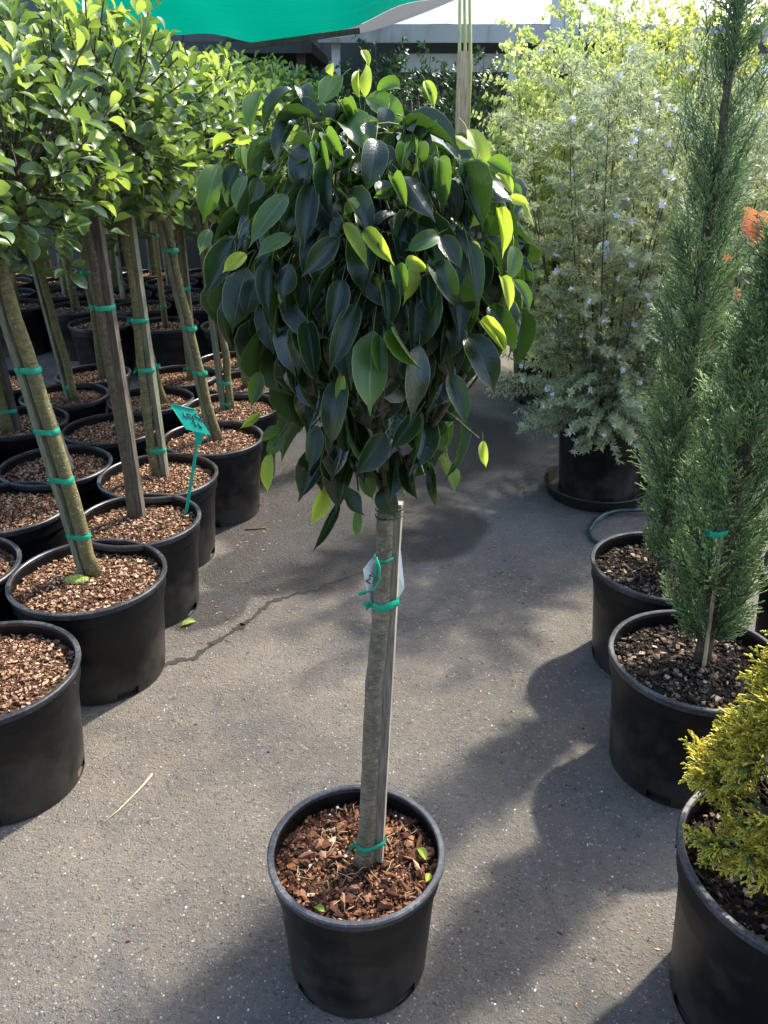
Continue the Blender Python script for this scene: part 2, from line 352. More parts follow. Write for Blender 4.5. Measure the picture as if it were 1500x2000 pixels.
for _ in range(800):
    if rng.random() < .6: y = 1.6 + 2.6 * rng.random(); x = -.62 + .08 * (y - 2) + abs(rng.normal()) * .12 - .10
    else: y = 1.0 + 2.4 * rng.random(); x = .62 - abs(rng.normal()) * .16
    sz = .0022 + .005 * rng.random() ** 3; q = np.array([(-1,-.4,.1),(.2,-.6,.25),(1,.1,.1),(.1,.5,.3)]) * sz * np.array([1.2, .7, .8]); q = q @ rotm0().T
    lit.add(np.r_[q + np.array([x, y, .001]), q * .9 + np.array([x, y, .0]) - np.array([0, 0, .0004])], [(0,1,2,3), (7,6,5,4), (0,4,5,1), (1,5,6,2), (2,6,7,3), (3,7,4,0)], rnd=rng.random())
lit_mesh = lit
# crack
cp = [(318,1303),(350,1290),(378,1287),(398,1270),(418,1255),(448,1238),(470,1223),(487,1212),(510,1192),(528,1176),(560,1165),(590,1156),(618,1152),(640,1140),(668,1132),(700,1120),(740,1112),(790,1098)]
P = np.array([ground_at(*p)[:2] for p in cp]); Q = []
for a, c in zip(P[:-1], P[1:]):
    for t in np.linspace(0, 1, 6)[:-1]: Q.append(a + (c - a) * t + rng.normal(0, .004, 2))
Q = np.array(Q); T = np.gradient(Q, axis=0); N2 = np.stack([-T[:,1], T[:,0]], 1) / np.linalg.norm(T, axis=1)[:, None]
wd = .0055 + .010 * np.abs(np.sin(np.arange(len(Q)) * .37)) * rng.random(len(Q)); fade = np.minimum(1, np.linspace(2.6, .25, len(Q)))
Lf = Q + N2 * (wd * fade)[:, None] * (.5 + rng.random((len(Q), 1))); Rt = Q - N2 * (wd * fade)[:, None] * (.5 + rng.random((len(Q), 1)))
V = np.concatenate([np.c_[Lf, np.full(len(Q), .002)], np.c_[Rt, np.full(len(Q), .002)]]); n = len(Q)
F = np.array([(i, i + n, i + n + 1, i + 1) for i in range(n - 1)]); link('crack', np_mesh('crack', V, F, [M_CRACK], smooth=False), ground)

# ------------------------------------------------------------------ pots
def crisp(me, a=32):
    me.set_sharp_from_angle(angle=R(a)); return me
def lathe(prof, n=72, gaps=None, closed=False):
    V = []; F = []; k = len(prof)
    for r_, z in prof:
        for j in range(n): a = 2 * math.pi * j / n; V.append((r_ * math.cos(a), r_ * math.sin(a), z))
    for i in range(k - 1 + (1 if closed else 0)):
        for j in range(n):
            if gaps and gaps(i, j): continue
            i2 = (i + 1) % k; F.append((i*n+j, i*n+(j+1) % n, i2*n+(j+1) % n, i2*n+j))
    return np.array(V), np.array(F)
POTS = {}
def pot_meshes(D, h):
    key = (round(D, 3), round(h, 3))
    if key in POTS: return POTS[key]
    Rr = D / 2; rb = Rr * .815; t = .0045; rt = Rr - .0085
    def rad(z): return rb + (rt - .004 - rb) * (z / h)
    prof = [(0.0005, .014), (rb - .035, .014), (rb - .020, .004), (rb - .006, .0), (rb, .004), (rad(.034), .034), (rad(h*.45), h*.45), (rad(h*.80), h*.80), (rad(h*.81)+.003, h*.815), (rt, h*.835), (rt, h-.016),
            (rt - t, h - .010), (rt - t, h*.82), (rad(h*.5) - t, h*.5), (rad(.034) - t, .034), (rb - .01, .012)]
    slots = [j for q in (4, 22, 40, 58) for j in range(q, q + 4)]
    V, F = lathe(prof, 72, lambda i, j: i == 4 and j in slots)
    pm = crisp(np_mesh('pot', V, F, [M_POT]))
    rp = [(rt - .0050, h - .012), (rt - .0055, h - .002), (rt - .003, h), (Rr - .003, h), (Rr, h - .003), (Rr, h - .010), (Rr - .004, h - .012), (Rr - .004, h - .020), (Rr - .0065, h - .0225), (rt + .0008, h - .021)]
    V, F = lathe(rp, 72, closed=False)
    rm = crisp(np_mesh('rim', V, F, [M_RIM])); POTS[key] = (pm, rm); return POTS[key]
def add_pot(rt, D, h):
    pm, rm = pot_meshes(D, h); p = link('pot', pm, rt); p.rotation_euler.z = rng.random() * 6.28; link('rim', rm, p); return p
def chip_templates(k, seed):
    g = np.random.default_rng(seed); out = []
    for q in range(k):
        m = 6; th = np.sort(g.random(m) * 6.28 + 0); th = np.linspace(0, 6.28, m + 1)[:-1] + g.normal(0, .28, m); rr = .32 + .26 * g.random(m)
        asp = .35 + .6 * g.random(); tk = .10 + .22 * g.random()
        top = np.c_[np.cos(th) * rr, np.sin(th) * rr * asp, tk * .5 + g.normal(0, .06, m)]; bot = np.c_[np.cos(th) * rr * (.8 + .35 * g.random(m)), np.sin(th) * rr * asp * (.8 + .35 * g.random(m)), -tk * .5 + g.normal(0, .05, m)]
        V = np.concatenate([top, bot, [[g.normal(0, .06), g.normal(0, .05), tk * .5 + .05 + .05 * g.random()]], [[0, 0, -tk * .5]]])
        F = [(j, (j+1) % m, 2*m) for j in range(m)] + [(m + (j+1) % m, m + j, 2*m + 1) for j in range(m)]
        for j in range(m): F += [(j, m + j, m + (j+1) % m), (j, m + (j+1) % m, (j+1) % m)]
        out.append((V, np.array(F)))
    return out
CHIPS = chip_templates(8, 3)
def rotm(g, tilt=.5):
    return np.array(Euler((g.normal() * tilt, g.normal() * tilt, g.random() * 6.28)).to_matrix())
def mulch_height(r, Rm): return .012 * (1 - (r / Rm) ** 2)
def mulch_mesh(name, Rm, nchip, size, msoil, mchip, seed, avoid=0.0):
    g = np.random.default_rng(seed); n = 48; rings = np.linspace(0.001, Rm, 12); V = []; F = []
    for i, r_ in enumerate(rings):
        for j in range(n):
            a = 2 * math.pi * j / n; V.append((r_ * math.cos(a), r_ * math.sin(a), mulch_height(r_, Rm) + g.normal(0, .0022) * (i > 0)))
    for i in range(11):
        for j in range(n): F += [(i*n+j, (i+1)*n+j, (i+1)*n+(j+1) % n), (i*n+j, (i+1)*n+(j+1) % n, i*n+(j+1) % n)]
    Vs = [np.array(V)]; Fs = [np.array(F)]; rs = [np.zeros(len(V))]; mi = [np.zeros(len(F), int)]; off = len(V)
    per = [[] for _ in CHIPS]; rr = [[] for _ in CHIPS]
    for _ in range(nchip):
        rad_ = Rm * .985 * math.sqrt(g.random()); a = g.random() * 6.28; k = g.integers(len(CHIPS)); s = size * (.35 + 1.25 * g.random() ** 2.2)
        thin = g.random() < .35; S = np.diag([s * (1.5 if thin else 1), s * (.35 if thin else 1), s])
        M = np.eye(4); M[:3,:3] = rotm(g, .38) @ S; M[:3,3] = (rad_ * math.cos(a), rad_ * math.sin(a), mulch_height(rad_, Rm) + s * .12 + g.random() * .006); per[k].append(M); rr[k].append(g.random())
    for k, (v, f) in enumerate(CHIPS):
        if per[k]:
            a, c, _, _, q = inst(v, f, per[k], rnds=rr[k]); Vs.append(a); Fs.append(c + off); rs.append(q); mi.append(np.ones(len(c), int)); off += len(a)
    return np_mesh(name, np.concatenate(Vs), np.concatenate(Fs), [msoil, mchip], rnd=np.concatenate(rs), midx=np.concatenate(mi), smooth=False)
MULCH = {}
def add_mulch(rt, D, h, kind, drop=.045):
    Rm = .455 / 2 - .0130; key = kind; k_ = (D / 2 - .0130) / Rm
    if key not in MULCH:
        if kind == 'red': MULCH[key] = mulch_mesh('bark_mulch', Rm, 3200, .0105, M_SOIL, M_CHIPS, 11)
        elif kind == 'redfar': MULCH[key] = mulch_mesh('bark_mulch', Rm, 700, .017, M_SOIL, M_CHIPS, 12)
        else: MULCH[key] = mulch_mesh('bark_mulch', Rm, 2000, .0145, M_SOILD, M_CHIPG, 13)
    o = link('bark_mulch', MULCH[key], rt); o.location.z = h - drop; o.scale = (k_, k_, 1); o.rotation_euler.z = rng.random() * 6.28
    return o

# ------------------------------------------------------------------ leaves
def leaf_np(ts, ws, nv, curl, fold, wave, ph, a0=0., roll=0., twist=0.):
    ts = np.array(ts); vv = np.linspace(-1, 1, nv); V = []; uv = []; p = np.zeros(3); prev = 0.
    for i, (t, w_) in enumerate(zip(ts, ws)):
        th = a0 - curl * t; d = np.array([0, math.cos(th), math.sin(th)]); p = p + d * (t - prev); prev = t
        nn = np.array([0, -math.sin(th), math.cos(th)]); tw = twist * t; X = np.array([1., 0, 0]) * math.cos(tw) + nn * math.sin(tw); nn2 = nn * math.cos(tw) - np.array([1., 0, 0]) * math.sin(tw)
        for v in vv:
            x = v * w_ * .5
            hgt = fold * abs(x) + roll * x * x + wave * math.sin(t * 9 + ph + (1.3 if v > 0 else 0)) * abs(v) ** 1.5 * w_
            V.append(p + X * x * math.cos(fold * .8) + nn2 * hgt); uv.append((v * .5 + .5, t))
    k = len(ts); F = [(i*nv+j, i*nv+j+1, (i+1)*nv+j+1, (i+1)*nv+j) for i in range(k-1) for j in range(nv-1)]
    return np.array(V), np.array(F), np.array(uv)
FT = [0,.05,.14,.28,.43,.57,.70,.80,.88,1.0]; FW = [.04,.34,.68,.95,1.0,.93,.72,.42,.15,.015]
HT = [0,.10,.26,.45,.62,.78,.90,1.0]; HW = [.05,.36,.72,.97,1.0,.84,.48,.03]
def petiole_np(ln, r0, bend):
    P = np.array([(0, -ln * t, -bend * t * t) for t in (0, .5, 1.)]); V = []
    for p in P:
        for j in range(3): a = 2.1 * j; V.append(p + np.array([r0 * math.cos(a), 0, r0 * math.sin(a)]))
    return np.array(V), np.array([(i*3+j, i*3+(j+1) % 3, (i+1)*3+(j+1) % 3, (i+1)*3+j) for i in range(2) for j in range(3)])
def leaf_set(ts, ws, nv, params, pet):
    out = []
    for q in params:
        V, F, uv = leaf_np(ts, ws, nv, **q); pv, pf = petiole_np(*pet)
        n0 = len(V); V2 = np.concatenate([V, pv]); F2 = np.concatenate([F, pf + n0]); uv2 = np.concatenate([uv, np.full((len(pv), 2), .5)])
        mi = np.r_[np.zeros(len(F), int), np.ones(len(pf), int)]; out.append((V2, F2, uv2, mi))
    return out
# widths are in units of leaf length: x scaled by W/L through the unit-width profile
FIGL = leaf_set(FT, FW, 5, [dict(curl=c, fold=f, wave=wv, ph=p, a0=a, twist=t) for c, f, wv, p, a, t in
      ((.55,.30,.02,0,.25,.1), (.95,.18,.03,1,.45,-.3), (.25,.42,.025,2,.1,.25), (1.25,.24,.02,3,.6,.0), (.7,.10,.05,4,.3,.5), (.45,.55,.015,5,.2,-.2), (-.15,.35,.03,.6,0,.35), (1.5,.3,.02,2.2,.7,-.5), (.6,.85,.03,1.5,.25,.2), (1.0,.70,.045,3.3,.4,-.35), (.8,-.25,.05,.3,.4,.3), (1.9,.45,.03,4.4,.9,.2))], (.32, .0135, .10))
FIGFOLD = leaf_set(FT, FW, 5, [dict(curl=.5, fold=1.35, wave=.02, ph=0, a0=.2), dict(curl=.9, fold=1.1, wave=.02, ph=2, a0=.4)], (.28, .012, .08))
HILL = leaf_set(HT, HW, 3, [dict(curl=c, fold=f, wave=.02, ph=p, a0=a, twist=t) for c, f, p, a, t in ((.35,.35,0,.1,0), (.8,.25,1,.3,.3), (.1,.5,2,0,-.2), (1.1,.3,3,.4,0), (.5,.15,4,.2,.4), (-.2,.4,5,-.1,0))], (.16, .012, .04))
def leaf_meshes(sets, mat, name):
    return [np_mesh(name, V, F, [mat, M_PET], uv=uv, midx=mi) for V, F, uv, mi in sets]
LM_FIG = leaf_meshes(FIGL, M_FIG, 'leaf'); LM_FIGMID = leaf_meshes(FIGL, M_FIGMID, 'leaf'); LM_FIGNEW = leaf_meshes(FIGL, M_FIGNEW, 'leaf')
LM_FOLDMID = leaf_meshes(FIGFOLD, M_FIGMID, 'leaf'); LM_FOLDNEW = leaf_meshes(FIGFOLD, M_FIGNEW, 'leaf')
LM_HILL = leaf_meshes(HILL, M_HILL, 'leaf'); LM_HILLNEWLIT = leaf_meshes(HILL, M_HILLNEWLIT, 'leaf')
def joined_leaves(name, sets, recs, mats):     # recs: (M, variant, matpair) -> one mesh
    Vs, Fs, us, rs, ms = [], [], [], [], []; off = 0
    groups = {}
    for M, k, mt in recs: groups.setdefault((k, mt), []).append(M)
    for (k, mt), Ml in groups.items():
        V0, F0, uv0, mi0 = sets[k]; V, F, uv, _, r_ = inst(V0, F0, Ml, uv0)
        Vs.append(V); Fs.append(F + off); us.append(uv); rs.append(r_); ms.append(np.where(np.tile(mi0, len(Ml)) == 1, len(mats) - 1, mt)); off += len(V)
    return np_mesh(name, np.concatenate(Vs), np.concatenate(Fs), mats, uv=np.concatenate(us), rnd=np.concatenate(rs), midx=np.concatenate(ms))

# ------------------------------------------------------------------ ties, stakes
def tie(rt, tc, tr, stc, sh, z, hgt=.018, axis=(0, 0, 1), mat=None, tails=True, name='tie', seed=0):
    g = np.random.default_rng(seed + int(z * 1000)); mat = mat or M_TAPE
    pts = [(tc[0] + tr * math.cos(a), tc[1] + tr * math.sin(a)) for a in np.linspace(0, 6.28, 20)[:-1]]
    if stc is not None: pts += [(stc[0] + sx * sh, stc[1] + sy * sh) for sx in (-1, 1) for sy in (-1, 1)]
    H = hull2(pts); c = H.mean(0); n = len(H); ax = np.array(axis) / axis[2]; mb = MB()
    def ringp(off, zz, wob):
        d = H - c; d = d / np.linalg.norm(d, axis=1)[:, None]; q = H + d * off
        return np.c_[q + ax[:2] * zz, np.full(n, z + zz) + wob]
    w0 = g.normal(0, .0012, n); w1 = g.normal(0, .0012, n)
    V = np.concatenate([ringp(.0012, -hgt/2, w0), ringp(.0028, -hgt/6, w0*.3), ringp(.0028, hgt/6, w1*.3), ringp(.0012, hgt/2, w1)])
    mb.add(V, [(i*n+j, i*n+(j+1) % n, (i+1)*n+(j+1) % n, (i+1)*n+j) for i in range(3) for j in range(n)])
    if tails:
        k = np.array([tc[0] - tr - .003, tc[1] - tr * .35, z])
        for dz in (-1, 1):
            a = k + np.array([0, 0, 0]); e = k + np.array([-.006 - .008 * g.random(), -.008, dz * .010 - .003]); u = np.array([0, 0, hgt * .42])
            m = (a + e) / 2 + np.array([-.004, -.004, .002])
            V = np.array([a - u, a + u, m - u*.6, m + u*.6, e - u, e + u * .8]); V2 = V + np.array([0, .0012, 0])
            mb.add(np.concatenate([V, V2]), [(0,2,3,1),(2,4,5,3),(6,7,9,8),(8,9,11,10)])
    return mb.build(name, mat, rt)
def square_stake(rt, p0, p1, half, mat, rot=.2, name='stake'):
    p0, p1 = np.array(p0), np.array(p1); mb = MB(); c, s = math.cos(rot), math.sin(rot); k = 7; V = []
    for i in range(k):
        p = p0 + (p1 - p0) * i / (k - 1)
        for sx, sy in ((-1,-1),(1,-1),(1,1),(-1,1)):
            jx, jy = rng.normal(0, half * .035, 2); x, y = sx * half + jx, sy * half + jy; V.append(p + np.array([c*x - s*y, s*x + c*y, 0]))
    F = [(i*4+j, i*4+(j+1) % 4, (i+1)*4+(j+1) % 4, (i+1)*4+j) for i in range(k-1) for j in range(4)] + [(3,2,1,0), tuple((k-1)*4+j for j in range(4))]
    mb.add(V, F); return mb.build(name, mat, rt, smooth=False)

# ------------------------------------------------------------------ the clipped fig trees of the left block
def hill_crown(center, rad, nt, seed, z_flat=.95):
    g = np.random.default_rng(seed); recs = []; tips = []
    for i in range(nt):
        zc = 1 - 2 * (i + .5) / nt; a = i * 2.39996 + g.normal() * .15
        d = np.array([math.sqrt(1 - zc * zc) * math.cos(a), math.sqrt(1 - zc * zc) * math.sin(a), zc]); inner = g.random() < .30
        lump = 1 + .13 * math.sin(3 * a + seed) * math.cos(4 * zc + seed * 2) + .05 * g.normal()
        f = (.45 + .4 * g.random()) if inner else lump * (.93 + .1 * g.random()); zz = 1. if zc > 0 else z_flat
        p = center + d * np.array([rad, rad, rad * .86 * zz]) * f; tips.append(p)
        ax = nrm(d * .7 + np.array([0, 0, .65]) + g.normal(0, .25, 3)); nl = 6 if not inner else 4
        young_or_sunlit = (g.random() < .14 + .5 * max(0, zc)) and not inner  # pale new leaves; extra share up top puts sunlit colour into the crown
        e1 = nrm(np.cross(ax, [.3, .2, .9])); e2 = np.cross(ax, e1)
        for k in range(nl):
            q = k * 2.4 + g.random() * .5; out = math.cos(q) * e1 + math.sin(q) * e2; op = R(22 + 55 * (1 - k / nl) + g.normal() * 9)
            dirn = ax * math.cos(op) + out * math.sin(op) + np.array([0, 0, -.12]); L = (.048 + .024 * g.random()) * (.8 if k > nl - 3 else 1.); W = L * (.46 + .1 * g.random())
            nv = ax * math.sin(op) - out * math.cos(op) + g.normal(0, .22, 3); 
            base = p - ax * (.03 + .012 * (nl - k)) + out * .006
            recs.append((frame(base + dirn * L * .16, dirn, nv, W, L, L), int(g.integers(len(HILL))), 1 if (young_or_sunlit and k >= nl - 3) or g.random() < .05 else 0))
    return recs, tips
def limb_mesh(name, top, tips, g, r0, mat, nl=7, frac=1.):
    mb = MB(); top = np.array(top); T = np.array(tips); T = T[g.random(len(T)) < frac]; c = T.mean(0)
    limbs = []; paths = []
    for k in range(nl):
        a = 6.283 * k / nl + g.normal() * .2; e = top + np.array([math.cos(a) * .5, math.sin(a) * .5, .75]) * np.linalg.norm(c - top) * (.8 + .4 * g.random())
        m = (top + e) / 2 + g.normal(0, .012, 3) + np.array([0, 0, .015]); mb.tube([top, m, e], [r0, r0 * .66, r0 * .35], 6, rnd=g.random()); limbs.append(e); paths.append((top, 2 * m - (top + e) / 2, e))
    limbs = np.array(limbs)
    for t in T:
        li = int(np.argmin(((limbs - t) ** 2).sum(1))); q_ = .30 + .7 * g.random(); b0 = paths[li][0] * (1 - q_) ** 2 + 2 * paths[li][1] * q_ * (1 - q_) + paths[li][2] * q_ * q_; m = b0 * .45 + t * .55 + g.normal(0, .012, 3) - np.array([0, 0, .006]); mb.tube([b0, m, t], [r0 * .34, r0 * .25, r0 * .19], 4, rnd=g.random(), cap=False)
    return mb.mesh(name, mat)
PROTO = {}
def crown_proto(i):
    if i not in PROTO:
        recs, tips = hill_crown(np.zeros(3), .35, 215, 50 + i); g = np.random.default_rng(i)
        fm = joined_leaves('foliage', HILL, recs, [M_HILL, M_HILLNEWLIT, M_PET]); lm = limb_mesh('crown', (0, 0, -.30), tips, g, .013, M_TWIG, 6, .35)
        PROTO[i] = (fm, lm)
    return PROTO[i]
LEFT_GROUP = 'clipped fig trees in black pots'
def hill_tree(x, y, D=.455, h=.364, lean=(0, 0), base=(0, 0), side=0., ties=(.10, .45, .8), label='', seed=0, parts=0, crown_z=1.69, crad=.37, far=False, stake=True, tr=.0175, mstake=None, nt=215, group=LEFT_GROUP, trunk_mat=None):
    g = np.random.default_rng(900 + seed)
    rt = root('clipped_fig_tree', (x, y, 0), label, 'tree', group); add_pot(rt, D, h); add_mulch(rt, D, h, 'redfar' if far else 'red')
    z0 = h - .05; p0 = np.array([base[0], base[1], z0]); cc = np.array([base[0] + lean[0], base[1] + lean[1], crown_z]); p1 = cc + np.array([0, 0, -crad * .72])
    bw = g.normal(0, .010, 2); bf = 1 + int(g.random() * 2.2)
    ax = nrm(p1 - p0); k = 12 if not far else 5; P = []; rad = []
    for i in range(k):
        t = i / (k - 1); P.append(p0 + (p1 - p0) * t + np.r_[(bw * math.sin(3.14 * t * bf) + g.normal(0, .0025, 2)) * (0 < i < k - 1), 0]); rad.append(tr * (1.12 - .22 * t) * (1.22 if i == 0 else 1) * (1 + g.normal() * .035))
    MB().tube(P, rad, 14 if not far else 7, jit=.015).build('trunk', trunk_mat or M_BARK2, rt)
    sh = .012; so_ = np.array([math.cos(side), math.sin(side), 0]) * (tr + sh + .002)
    if stake:
        square_stake(rt, p0 + so_ - np.array([0, 0, .01]), p1 + so_ + ax * .16, sh, mstake or (M_STAKE if g.random() < .5 else M_STAKEG), side - .42)
    for q in ties:
        t = min(.97, q + g.normal() * .02); pc = p0 + (p1 - p0) * t; tie(rt, pc[:2], tr * 1.1, (pc + so_)[:2] if stake else None, sh, pc[2], .017, ax, tails=not far, seed=seed)
    pc = p0 + (p1 - p0) * .985; tie(rt, pc[:2], tr * 1.05, (pc + so_)[:2] if stake else None, sh, pc[2], .010, ax, M_BLACKTIE, False, 'black_tie')
    if parts == 0:
        q_ = np.random.default_rng(seed).normal(0, 1, 3); crad *= 1 + .06 * q_[0]; cc = cc + np.array([0, 0, .045 * q_[1] - .02])
        fm, lm = crown_proto(seed % 3); s = crad / .35
        c = link('crown', lm, rt); c.location = cc; c.rotation_euler.z = g.random() * 6.28; c.scale = (s, s, s)
        f = link('foliage', fm, c); tag(f, kind='stuff')
    else:
        recs, tips = hill_crown(cc, crad, nt, seed)
        c = link('crown', limb_mesh('crown', p1, tips, g, .013, M_TWIG, 7, .6), rt)
        dist = [np.linalg.norm(M[:3, 3] + np.array([x, y, 0]) - CAM) - .15 * M[2, 3] for M, _, _ in recs]; order = np.argsort(dist)
        for q in order[:parts]:
            M, kk, mt = recs[q]; link('leaf', (LM_HILLNEWLIT if mt else LM_HILL)[kk], c, toM(M))
        rest = [recs[q] for q in order[parts:]]
        f = link('foliage', joined_leaves('foliage', HILL, rest, [M_HILL, M_HILLNEWLIT, M_PET]), c); tag(f, kind='stuff')
    return rt
def gb(u, v, z=.33): p = ground_at(u, v, z); return p
# front column beside the path (L), second column (M), further columns
T = hill_tree
t = T(-1.03, 1.764, .463, lean=(-.10, -.02), base=(-.03, .02), side=2.6, label='clipped fig tree in the nearest left pot, its trunk out of frame', seed=1, parts=40, nt=150)
# fertiliser prills and gum on the nearest pot are part of its mulch
T(-.927, 2.259, .482, lean=(-.115, .0), base=(.0, .055), side=3.05, ties=(.17, .34, .52, .70), label='leaning sunlit fig trunk with white dots and pale stake, moss at its foot', seed=2, parts=170, crown_z=1.59, crad=.36, mstake=M_STAKEG, tr=.0205, nt=190)
T(-.876, 2.656, .440, lean=(-.03, .06), base=(-.04, .07), side=.15, ties=(.68,), label='fig tree with dark straight trunk and stake, green plant label at its rim', seed=3, parts=300, crown_z=1.70, crad=.37, tr=.0168, nt=230, mstake=M_STAKED, trunk_mat=M_BARK3)
T(-.902, 3.056, .471, lean=(-.02, .02), base=(-.02, .06), side=.1, ties=(.11, .42, .62, .93), label='fig tree with olive trunk and matching stake, directly behind the green plant label', seed=4, parts=300, crown_z=1.66, crad=.36, tr=.0168, nt=230, mstake=M_STAKEG)
T(-.765, 3.483, .453, lean=(-.16, .06), base=(.02, .04), side=2.9, ties=(.30, .46, .80), label='fig tree leaning left out of the front row pot on wet asphalt', seed=5, parts=260, crown_z=1.63, crad=.36, tr=.0168, nt=230, mstake=M_STAKEG)
T(-.750, 3.919, .469, lean=(-.04, .0), base=(-.02, .04), side=3.2, ties=(.04, .14, .62), label='fig tree with brownish trunk partly hidden by the big dark crown, left side', seed=6, parts=160, crown_z=1.60, crad=.35, tr=.0168, mstake=M_STAKEG)
T(-.74, 4.33, .450, lean=(0, 0), base=(0, 0), side=.3, ties=(.1, .3, .6), label='fig tree just behind the big dark crown, its pot rim half hidden', seed=7, parts=0, crown_z=1.55)
T(-.89, 4.76, .420, lean=(.02, 0), base=(.05, 0), side=.3, ties=(.05, .4), label='last fig tree of the path side row, short tie at its foot', seed=8, parts=0, crown_z=1.53)
T(-1.40, 2.30, .463, lean=(-.05, 0), side=.5, label='fig tree at the left frame edge beside the leaning sunlit trunk pot', seed=9, parts=0)
T(-1.39, 2.76, .463, lean=(-.08, .05), base=(-.11, -.05), side=1, ties=(.03, .3), label='fig tree second row, pot cut by left frame edge, tie at its trunk foot', seed=10, parts=0)
T(-1.351, 3.162, .450, lean=(-.22, .05), base=(.02, .02), side=.2, ties=(.25, .7), label='fig tree second row with grey weathered stake leaning left', seed=11, parts=0, mstake=M_STAKE)
T(-1.252, 3.607, .440, lean=(-.05, .05), base=(.06, .0), side=.15, ties=(.05, .4, .8), label='fig tree second row with green tape round trunk foot', seed=12, parts=0, mstake=M_STAKEG)
T(-1.180, 4.034, .430, lean=(-.10, .0), base=(.06, .02), side=2.8, ties=(.22,), label='fig tree second row with dark stake, behind the dark straight trunk', seed=13, parts=0, mstake=M_BEAM)
T(-1.133, 4.453, .432, lean=(.0, .0), base=(.06, .02), side=.3, ties=(.1, .5), label='fig tree at far end of second row in a sunlit mulch pot', seed=14, parts=0)
T(-1.72, 3.70, .455, lean=(-.04, 0), base=(-.02, -.06), side=.1, ties=(.08,), label='fig tree third row with thick dark stake at the left edge', seed=15, parts=0, mstake=M_BEAM, tr=.025)
T(-1.64, 4.10, .440, lean=(-.12, .05), base=(.05, 0), side=2.9, ties=(.04,), label='fig tree third row with thin leaning trunk and low green tie', seed=16, parts=0)
T(-1.618, 4.491, .410, lean=(-.03, 0), base=(.05, 0), side=.2, ties=(.02, .5), label='fig tree third row in the pale rimmed pot behind the weathered stake', seed=17, parts=0)
k = 20
far_pos = [(-1.955, 5.749), (-1.506, 5.714), (-1.03, 5.68)]
for iy, y in enumerate((6.25, 6.75, 7.25, 7.75)):
    for ix in range(7): far_pos.append((-3.75 + ix * .48 + (iy % 2) * .22, y + .05 * ((ix * 7) % 3)))
for (x, y) in ((-2.12, 3.35), (-2.10, 3.85), (-2.08, 4.35), (-2.55, 4.1), (-2.5, 4.6), (-1.85, 3.2)): far_pos.append((x, y))
for i, (x, y) in enumerate(far_pos):
    g = np.random.default_rng(300 + i)
    T(x, y, .45, lean=(g.normal() * .06, g.normal() * .05), side=g.random() * 6, ties=(.08 + .1 * g.random(), .4 + .2 * g.random(), .75), far=True,
      label=('fig tree whose pot stands left of the two wide pots across the shaded gap', 'fig tree in the middle wide pot across the shaded gap', 'fig tree in the rightmost pot across the shaded gap, next to the dark crown')[i] if i < 3 else 'fig tree standing in the shaded back rows of the left block', seed=30 + i, group='fig trees in the shaded back rows of the left block')

# ------------------------------------------------------------------ main tree
MX, MY, MD, MH = -.056, 1.221, .36, .32
main = root('dark_leaved_fig_tree', (MX, MY, 0), 'dark glossy weeping fig standard in black pot alone on the path, centre', 'tree')
add_pot(main, MD, MH)
def loc(P): return np.asarray(P) - np.array([MX, MY, 0])
ZM = MH - .050
mul = link('bark_mulch', mulch_mesh('bark_mulch', MD / 2 - .0130, 3000, .0085, M_SOIL, M_CHIP, 21), main); mul.location.z = ZM
g = np.random.default_rng(77)
chip_me = [np_mesh('bark_chip', v, f, [M_CHIP], smooth=False) for v, f in CHIPS]
Rm = MD / 2 - .018
for i in range(250):
    r_ = Rm * math.sqrt(g.random()) * .96; a = g.random() * 6.28; s = .011 + .030 * g.random() ** 2.6
    if r_ < .025: continue
    M = np.eye(4); thin = g.random() < .5; M[:3, :3] = rotm(g, .42) @ np.diag([s * (1.25 if thin else .9), s * (.38 if thin else .8), s * 1.1]); M[:3, 3] = (r_ * math.cos(a), r_ * math.sin(a), mulch_height(r_, Rm) + .006 + s * .14)
    link('bark_chip', chip_me[g.integers(len(chip_me))], mul, toM(M))
mb = MB()                                            # pale roots and fibres on the mulch
for i in range(34):
    r_ = Rm * math.sqrt(g.random()) * .9; a = g.random() * 6.28; p = np.array([r_ * math.cos(a), r_ * math.sin(a), mulch_height(r_, Rm) + .013]); d = g.normal(0, 1, 2); d /= np.linalg.norm(d); L = min(.02 + .05 * g.random() ** 2, Rm - r_); q = g.normal(0, .3)
    mb.tube([p, p + np.array([*(d * L * .5), .004]) + np.array([-d[1], d[0], 0]) * q * L, p + np.array([*(d * L), -.003])], .0005, 4)
tag(mb.build('loose_fibres', M_STRAW, mul), kind='stuff')
mb = MB()
for i in range(9):
    r_ = Rm * math.sqrt(g.random()) * .95; a = g.random() * 6.28; s = .0022 + .002 * g.random(); mb.add(ico * s + np.array([r_ * math.cos(a), r_ * math.sin(a), mulch_height(r_, Rm) + .014]), icoF.tolist(), rnd=.97)
tag(mb.build('perlite', M_TAG, mul, smooth=False), kind='stuff')
# trunk and stake follow the photographed lean
TP = [loc(at(u, v, Y)) for u, v, Y in ((712,1670,1.215), (718,1610,1.217), (725,1450,1.225), (731,1330,1.23), (741,1240,1.235), (746,1150,1.24), (749,1090,1.243), (752,1030,1.246), (754,975,1.25), (757,900,1.25))]
TR = [.0192, .0172, .0170, .0166, .0160, .0150, .0146, .0143, .0140, .013]
fine = [TP[0] - np.array([0, 0, .02])]; fr = [TR[0] * 1.1]
for i in range(len(TP) - 1):
    for t in (0, .34, .67): fine.append(TP[i] * (1 - t) + TP[i + 1] * t + g.normal(0, .0006, 3) * (t > 0)); fr.append((TR[i] * (1 - t) + TR[i + 1] * t) * (1 + g.normal() * .02))
fine.append(TP[-1]); fr.append(TR[-1])
trunk = MB().tube(fine, fr, 20, jit=.012).build('trunk', M_BARK, main)
mb = MB(); kp = TP[4] + np.array([-.008, -.0135, -.004])          # pruned knot
